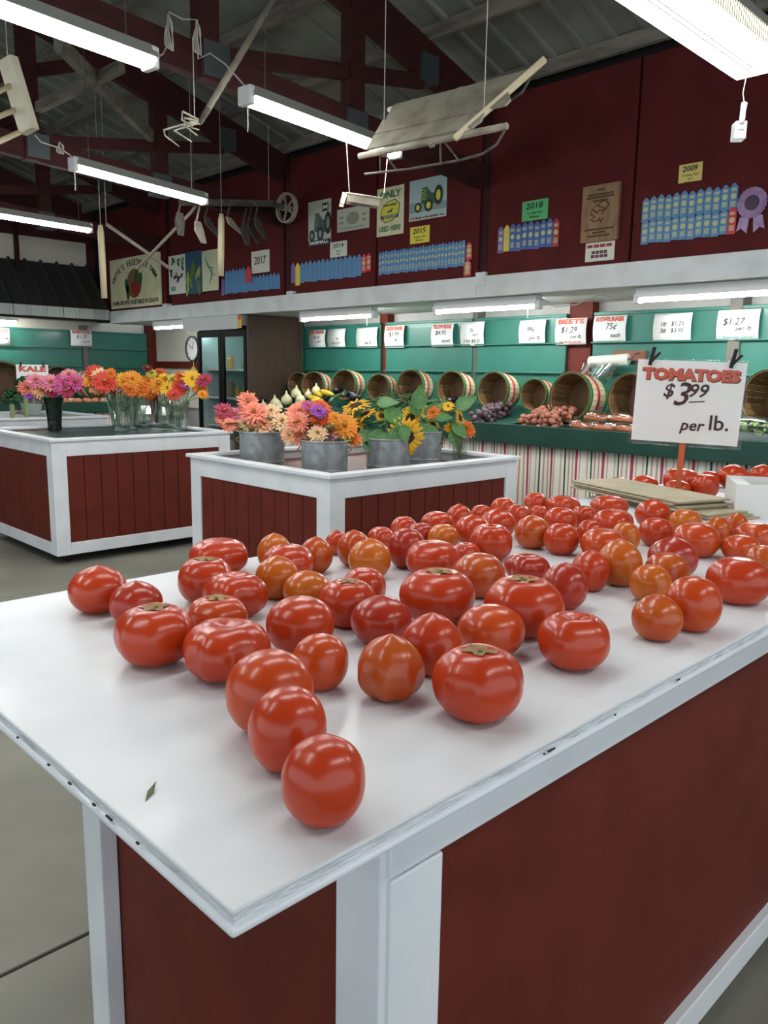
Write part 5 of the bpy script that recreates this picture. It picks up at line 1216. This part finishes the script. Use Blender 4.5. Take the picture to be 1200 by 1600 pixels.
def vase(px, py, wb, wt, hpx, bx, z, label, m, kind='flute', n=14):
    p = inside(px, py, z, bx); D = depth(p); k = D/FPX; rb, rt, h = wb*k/2, wt*k/2, hpx*k
    t = thing('flower_vase' if kind != 'bucket' else 'flower_bucket', label, 'vase' if kind != 'bucket' else 'bucket', p, 'flower vases' if kind != 'bucket' else 'galvanised buckets')
    if kind == 'flute':
        prof = [(.001, .004), (rb*.98, .004), (rb, .012), (rb*1.02, h*.3), (rb+(rt-rb)*.4, h*.7), (rt, h), (rt*.95, h), (rb+(rt-rb)*.4-.003, h*.7), (rb*.94, h*.3), (rb*.9, .02), (.001, .018)]
        MB().lathe(prof, n).build('body', m, t)
    if kind == 'bowl':
        prof = [(.001, .003), (rb*.8, .003), (rb*1.1, h*.2), (rb*1.15, h*.5), (rb, h*.8), (rt, h), (rt*.94, h), (rb*.93, h*.8), (rb*1.06, h*.5), (rb*1.0, h*.2), (.001, .02)]
        MB().lathe(prof, n).build('body', m, t)
    if kind == 'bucket':
        prof = [(.001, .003), (rb, .003), (rt, h), (rt-.004, h), (rb-.004, .012), (.001, .012)]
        MB().lathe(prof, 32).build('body', m, t, smooth=False)
        MB().lathe([(rt+.002, h+.004), (rt+.006, h), (rt+.002, h-.008)], 32).build('rolled_rim', m, t, smooth=True)
        MB().lathe([(rb+.002, .03), (rb+.005, .035), (rb+.002, .04)], 32).build('hoop', m, t, smooth=True)
        for s in (-1, 1): MB().tube([R*s*(rt+.003)+Vector((0, 0, h-.03)), R*s*(rt+.02)+Vector((0, 0, h-.05)), R*s*(rt+.003)+Vector((0, 0, h-.07))], .005, 6).build('handle', mat('rope_handle', '8a7452', .8), t)
    return (p, D, h, max(rt, rb))
IB1 = (S1[0]+.14, S1[1]-.14, S1[2]+.14, S1[3]-.14); Z1 = S1[4]-.03
vB = vase(86, 673, 21, 32, 52, IB1, Z1, 'tall dark green vase of pink zinnias', GLB)
vH = vase(187, 675, 23, 40, 55, IB1, Z1, 'flared clear glass vase, front left of the glass vases', GL)
vJ = vase(207, 671, 16, 28, 50, IB1, Z1, 'slim clear glass vase behind the flared one', GL)
vI = vase(224, 660, 32, 34, 42, IB1, Z1, 'square based clear glass vase at the back of the stand', GL, 'bowl')
vL = vase(256, 666, 24, 26, 44, IB1, Z1, 'rounded clear glass vase between two others', GL, 'bowl')
vK = vase(279, 672, 28, 36, 46, IB1, Z1, 'thick cut crystal vase at the right of the stand', GL, 'flute', 10)
for v_, nm_ in ((vH, 'flared glass vase'), (vJ, 'slim glass vase'), (vI, 'square based glass vase'), (vL, 'rounded glass vase'), (vK, 'cut crystal vase')):
    b_, D_, h_, r_ = v_; mb = MB()
    for k in range(16):
        a = rf.random()*6.28; q = r_*.55*rf.random(); e = r_*.8*rf.random()
        mb.tube([(q*cos(a), q*sin(a), .025), (e*cos(a+2.4), e*sin(a+2.4), h_*rf.uniform(.95, 1.25))], rf.uniform(.0018, .003), 5)
    for k in range(7):
        a = rf.random()*6.28; z_ = h_*rf.uniform(.3, 1.15); l_ = r_*.8
        mb.add([(0, 0, z_), (l_*.5*cos(a-.4), l_*.5*sin(a-.4), z_+.012), (l_*cos(a), l_*sin(a), z_+.004), (l_*.5*cos(a+.4), l_*.5*sin(a+.4), z_+.012)], [(0, 1, 2, 3)])
    tag(mb.build('cut_stems', mat('pale_stem_green', '6d8058', .6, c2='8a9878', scale=30), M=Matrix.Translation(b_)), 'tangle of green stems inside the '+nm_, 'stems', kind='stuff')
# trimmings beside the dark vase
for px, py, lab in ((40, 668, 'cut flower stem lying on the green stand top'), (62, 671, 'second cut stem lying by the dark vase')):
    p = inside(px, py, Z1+.004, IB1); o = MB().tube([Vector((-.09, .03, 0)), Vector((0, 0, .002)), Vector((.1, -.02, 0))], .003, 5).build('cut_stem', mat('dry_stem_pink', '8a5a50', .7), M=Matrix.Translation(p)@Matrix.Rotation(-.6, 4, 'Z')); tag(o, lab, 'stem')
IB2 = (S2[0]+.17, S2[1]-.17, S2[2]+.17, S2[3]-.17); Z2 = S2[4]-.075
BZ = mat('galvanised_bucket', '989ea1', .42, c2='7c8285', scale=18, metal=.35, bump=.1)
b1 = vase(410, 728, 68, 70, 54, IB2, Z2, 'galvanised bucket of coral zinnias, left one', BZ, 'bucket')
b2 = vase(507, 742, 71, 73, 54, IB2, Z2, 'galvanised bucket of mixed zinnias nearest the stand corner', BZ, 'bucket')
b3 = vase(606, 735, 66, 66, 50, IB2, Z2, 'galvanised bucket of sunflowers', BZ, 'bucket')
b4 = vase(660, 724, 58, 58, 50, IB2, Z2, 'galvanised bucket at the right behind the drooping sunflower', BZ, 'bucket')
vM = vase(718, 722, 22, 30, 44, (S2[0]+.1, S2[1]-.1, S2[2]+.1, S2[3]-.1), Z2, 'small clear glass vase at the right end of the bucket stand', GL)
def where(px, py, pos): return pos
FL = [
 (vB, 'pink zinnias in the dark vase', 'in the dark green vase', [(43, 607, 12, 'coral', 'zinnia', 'leftmost'), (56, 595, 13, 'pink', 'zinnia', 'upper left'), (64, 611, 12, 'peach', 'zinnia', 'lower'), (79, 598, 14, 'pink', 'zinnia', 'central'), (103, 603, 14, 'magenta', 'zinnia', 'right front'), (117, 597, 13, 'magenta', 'zinnia', 'rightmost'), (108, 586, 11, 'pink', 'zinnia', 'topmost'), (94, 594, 11, 'magenta', 'zinnia', 'middle'), (105, 612, 9, 'crimson', 'zinnia', 'lower right'), (46, 618, 7, 'purple', 'zinnia', 'small lowest left'), (82, 613, 10, 'crimson', 'zinnia', 'lower middle')]),
 (vH, 'zinnias in the flared glass vase', 'in the flared glass vase', [(164, 597, 16, 'red', 'zinnia', 'large'), (148, 582, 12, 'red', 'zinnia', 'upper left'), (157, 587, 11, 'cream', 'zinnia', 'small'), (172, 584, 8, 'orange', 'zinnia', 'small upper'), (141, 595, 11, 'amber', 'zinnia', 'leftmost'), (181, 611, 9, 'burgundy', 'zinnia', 'low'), (150, 608, 9, 'peach', 'zinnia', 'low left')]),
 (vJ, 'zinnias in the slim glass vase', 'in the slim glass vase', [(193, 597, 14, 'yellow', 'zinnia', 'left'), (207, 593, 13, 'amber', 'zinnia', 'upper'), (215, 601, 13, 'orange', 'zinnia', 'right'), (203, 609, 12, 'orange', 'zinnia', 'lower'), (221, 609, 11, 'orange', 'zinnia', 'low right')]),
 (vI, 'zinnias in the square based vase', 'in the square based vase', [(232, 598, 12, 'orange', 'zinnia', 'left'), (234, 613, 11, 'orange', 'zinnia', 'lower'), (230, 576, 6, 'burgundy', 'pompom', 'dark bud'), (237, 584, 7, 'lemon', 'pompom', 'small greenish'), (250, 583, 8, 'redorange', 'pompom', 'small tall')]),
 (vL, 'zinnias in the rounded vase', 'in the rounded vase', [(247, 602, 13, 'amber', 'zinnia', 'left'), (257, 593, 9, 'yellow', 'pompom', 'round'), (262, 607, 11, 'yellow', 'daisy', 'front'), (271, 594, 9, 'lemon', 'pompom', 'round pale')]),
 (vK, 'zinnias in the crystal vase', 'in the cut crystal vase', [(300, 592, 13, 'yellow', 'daisy', 'large'), (318, 594, 11, 'crimson', 'zinnia', 'rightmost'), (282, 588, 8, 'redorange', 'pompom', 'small'), (281, 606, 11, 'red', 'zinnia', 'middle'), (271, 617, 9, 'red', 'zinnia', 'low'), (313, 607, 9, 'orange', 'zinnia', 'right'), (317, 616, 7, 'amber', 'zinnia', 'lowest right'), (291, 600, 7, 'purple', 'zinnia', 'small')]),
 (b1, 'zinnias in the left bucket', 'in the left galvanised bucket', [(387, 628, 14, 'coral', 'zinnia', 'highest'), (350, 642, 12, 'crimson', 'zinnia', 'leftmost'), (368, 649, 13, 'pink', 'zinnia', 'left'), (349, 656, 10, 'coral', 'zinnia', 'outer left'), (359, 664, 10, 'coral', 'zinnia', 'low left'), (397, 645, 17, 'coral', 'zinnia', 'big middle'), (383, 663, 13, 'cream', 'zinnia', 'front left'), (412, 664, 17, 'peach', 'zinnia', 'big front'), (424, 643, 12, 'cream', 'zinnia', 'upper right'), (440, 659, 15, 'cream', 'zinnia', 'right'), (430, 652, 10, 'peach', 'zinnia', 'inner right'), (400, 660, 9, 'coral', 'zinnia', 'inner')]),
 (b2, 'zinnias in the corner bucket', 'in the corner galvanised bucket', [(468, 645, 18, 'coral', 'zinnia', 'big upper left'), (466, 659, 14, 'coral', 'zinnia', 'left'), (503, 637, 13, 'redorange', 'zinnia', 'upper'), (498, 642, 11, 'purple', 'zinnia', 'bright'), (501, 655, 14, 'redorange', 'zinnia', 'middle'), (470, 679, 14, 'coral', 'zinnia', 'low left'), (497, 677, 13, 'cream', 'zinnia', 'low front'), (514, 674, 14, 'pink', 'zinnia', 'front right'), (451, 680, 10, 'peach', 'zinnia', 'lowest left'), (539, 666, 17, 'amber', 'zinnia', 'big right'), (552, 686, 12, 'orange', 'zinnia', 'lowest right'), (488, 664, 11, 'burgundy', 'zinnia', 'dark inner'), (480, 633, 8, 'magenta', 'zinnia', 'small upper'), (524, 654, 10, 'amber', 'zinnia', 'inner right')]),
 (vM, 'flowers in the small glass vase', 'in the small end vase', [(727, 670, 14, 'orange', 'zinnia', 'big front'), (703, 668, 8, 'yellow', 'zinnia', 'left'), (700, 635, 8, 'yellow', 'daisy', 'highest')]),
]
NOUN = {'daisy': 'daisy-like flower'}
seen = {}
for v, g, wh_, lst in FL:
    for px, py, r, col, kind, pos in lst:
        cn = {'redorange': 'red orange', 'amber': 'golden', 'lemon': 'pale yellow'}.get(col, col)
        flower(px, py, r, col, kind, v, rf.uniform(-.05, .05), '%s %s zinnia %s' % (pos, cn, wh_), g, leaves=1 if v in (b1, b2) else 0)
tc_ = lambda k, up, rt=0: (lambda c: c*k+Vector((0, 0, up))+R*rt)
SUN = [(b3, 556, 635, 18, 'sunflower turned upward at the left of its bucket', tc_(.35, 1, -.3)), (b3, 571, 648, 14, 'sunflower seen from the side below the upturned one', tc_(.3, .9, -.5)), (b3, 596, 650, 8, 'small half open sunflower among the leaves', tc_(.7, .5, .2)), (b3, 633, 682, 23, 'large drooping sunflower with a leaf over its dark face', tc_(1, -.15, 0)), (b4, 641, 654, 13, 'small sunflower facing forward above the drooping one', tc_(1, .1, .35)), (b4, 676, 664, 10, 'yellow sunflower at the right of the last bucket', tc_(.6, .4, .5)), (b3, 557, 670, 13, 'sunflower in shade at the left bucket rim', tc_(.8, .0, -.6)), (vM, 718, 653, 11, 'sunflower turned aside in the small end vase', tc_(.45, .3, .9))]
for v, px, py, r, lab, fc in SUN: flower(px, py, r, 'yellow', 'sunflower', v, -.06 if r > 20 else rf.uniform(-.04, .04), lab, 'sunflowers', fc, leaves=2)
flower(676, 644, 10, 'orange', 'zinnia', b4, 0, 'orange zinnia above the last galvanised bucket', 'sunflowers', leaves=1); flower(666, 644, 8, 'lemon', 'zinnia', b4, .02, 'pale yellow zinnia above the last galvanised bucket', 'sunflowers', leaves=1)
# sunflower foliage: one leafy stem per group of big leaves
def leafstem(v, lst, lab):
    base, D, h, r = v; p0 = Vector((base.x, base.y, base.z+h)); t = thing('leafy_stem', lab, 'leaves', p0)
    MB().tube([Vector((0, 0, -h+.03)), Vector((0, 0, .02)), atd(lst[0][0], lst[0][1], D)-p0], .005, 6).build('stem', STEMG, t)
    for px, py, L, ang, dd in lst:
        q = atd(px, py, D+dd-.03)-p0; x = (R*cos(radians(ang))+U*sin(radians(ang))-FW*.25).normalized(); n = (-FW*.75+U*.6+R*rf.uniform(-.3, .3)); n = (n-x*n.dot(x)).normalized(); y = n.cross(x)
        M = Matrix((x, y, n)).transposed().to_4x4(); M.translation = q; k = L*1.1*D/FPX; link('leaf', leaf_mesh(), t, M@Matrix.Scale(k, 4))
        MB().tube([Vector((0, 0, .0)), q*.5+Vector((0, 0, .02)), q], .0025, 5).build('leaf_stalk', STEMG, t)
leafstem(b3, [(600, 640, 42, -35, .02), (588, 632, 34, 10, .05), (612, 668, 38, -60, -.05), (590, 670, 40, -95, -.04), (605, 676, 36, -110, -.06), (580, 672, 34, -140, 0), (575, 655, 30, 170, .03), (600, 655, 30, 40, .05)], 'broad green sunflower leaves left of the drooping flower')
leafstem(b3, [(632, 664, 26, -88, -.10), (620, 655, 26, -60, -.05), (566, 690, 36, -20, -.02), (584, 690, 30, -75, -.05)], 'sunflower leaf draped over the dark flower face')
leafstem(b4, [(650, 662, 38, -55, -.03), (660, 668, 36, -35, -.03), (652, 640, 36, 80, .02), (668, 655, 30, 60, .04), (680, 655, 26, 10, 0), (655, 650, 28, 120, .04), (672, 672, 30, -60, 0)], 'green sunflower leaves behind the drooping flower at right')
leafstem(vM, [(708, 660, 30, -50, -.02), (712, 640, 36, 35, .02), (706, 672, 30, -70, -.02), (690, 654, 24, 180, 0), (700, 645, 24, 110, .02)], 'narrow green leaves in the small end vase')

# ================================================================== KALE ON THE FAR STAND
kz = .93-.02; c = Vector((2.95, 8.45, kz))
kb = [aty(18, 622, 8.42), aty(40, 601, 8.6), aty(32, 622, 8.5)]
KG = mat('kale_green', '24502f', .7, c2='2f6238', scale=40, bump=.6, bscale=60)
def ruffle(o, r, seed):
    rn = random.Random(seed); mb = MB()
    for k in range(46):
        th, ph = rn.uniform(0, 2.2), rn.random()*6.28; d = Vector((sin(th)*cos(ph), sin(th)*sin(ph), cos(th))); c = d*r*rn.uniform(.6, 1)
        x = d.cross(Vector((0, 0, 1.01))).normalized(); y = d.cross(x); s = r*.42; vs = [c]
        for j in range(9): a = 2*pi*j/8.0; vs.append(c+(x*cos(a)+y*sin(a))*s+d*s*.35*(1 if j % 2 else -.6))
        mb.add(vs, [(0, j, j+1) for j in range(1, 9)])
    return mb
for p, r, lab in ((Vector((kb[0].x, 8.42, kz)), .085, 'curly dark green kale bunch in front of the kale sign'), (Vector((kb[1].x, 8.62, kz)), .09, 'curly kale bunch standing taller under the kale sign')):
    hh = max(.1, (aty(20 if r < .09 else 40, 622 if r < .09 else 603, p.y).z-kz)); t = thing('kale_bunch', lab, 'kale', p)
    o = ruffle(None, r, int(r*1000)).build('curly_leaves', KG, t, M=Matrix.Translation((0, 0, hh))); o['kind'] = 'stuff'
    MB().tube([(0, 0, 0), (0, 0, hh)], .025, 8).build('stalks', mat('kale_stalk', '8fa070', .6), t)
p = inside(50, 648, kz, (2.7, 3.7, 8.3, 9.3)); t = thing('clear_tub', 'frosted clear tub beside the kale', 'tub', p)
MB().lathe([(.001, .002), (.09, .002), (.11, .12), (.106, .12), (.086, .006), (.001, .006)], 20).build('tub', mat('frosted_plastic', 'b4bdb6', .4, alpha=.75), t)
p = inside(33, 640, kz, (2.7, 3.7, 8.3, 9.3)); t = thing('radish_bunch', 'small pink bunch lying beside the clear tub', 'radish', p)
for k in range(5): MB().ball((.03*k-.06, .02*(k % 2), .02), .02, .02, .02, 8, 6).build('radish', mat('radish_pink', 'c98a94', .5), t, smooth=True)
# KALE sign
c = aty(51, 588, 9.0); k_ = depth(c)/FPX; w, h = 46*k_, 36*k_
t = thing('price_sign', 'white KALE price sign with black clips on the far stand', 'sign', M=face_cam(c))
MB().box(-w/2, w/2, -h/2, h/2, -.001, .001).build('paper', PAPER, t); text('KALE', h*.3, REDINK, t, 0, h*.3, .002, bold=.004, width=w*.85); text('50¢', h*.36, INK, t, 0, -h*.08, .002, shear=.2, width=w*.5)
for s in (-1, 1): MB().bar((s*w*.36, h*.4, .006), (s*w*.34, h*.62, .008), .02, .012).build('black_clip', BLACK, t)
MB().box(-.012, .012, kz-c.z, -h/2+.04, -.012, -.004).build('stick', WOODG, t)
# peaches tumbling from the far striped basket
PE = [mat('peach_%d' % i, a, .6, c2=b, scale=8) for i, (a, b) in enumerate((('e0a070', 'd9765a'), ('e6c9a0', 'd99a78')))]
pmesh = [MB().ball((0, 0, 0), .045, .045, .042, 12, 8).mesh('peach', m, True) for m in PE]
rn = random.Random(8); pl = []
for k in range(200):
    if len(pl) >= 15: break
    x, y = rn.uniform(4.2, 4.75), rn.uniform(10.07, 10.3)
    if any((x-a)**2+(y-b)**2 < .0085 for a, b in pl): continue
    pl.append((x, y)); o = link('peach', pmesh[k % 2], None, Matrix.Translation((x, y, 1.005))); tag(o, 'blushed peach in front of the striped far basket', 'peach', 'peaches on the far bin')
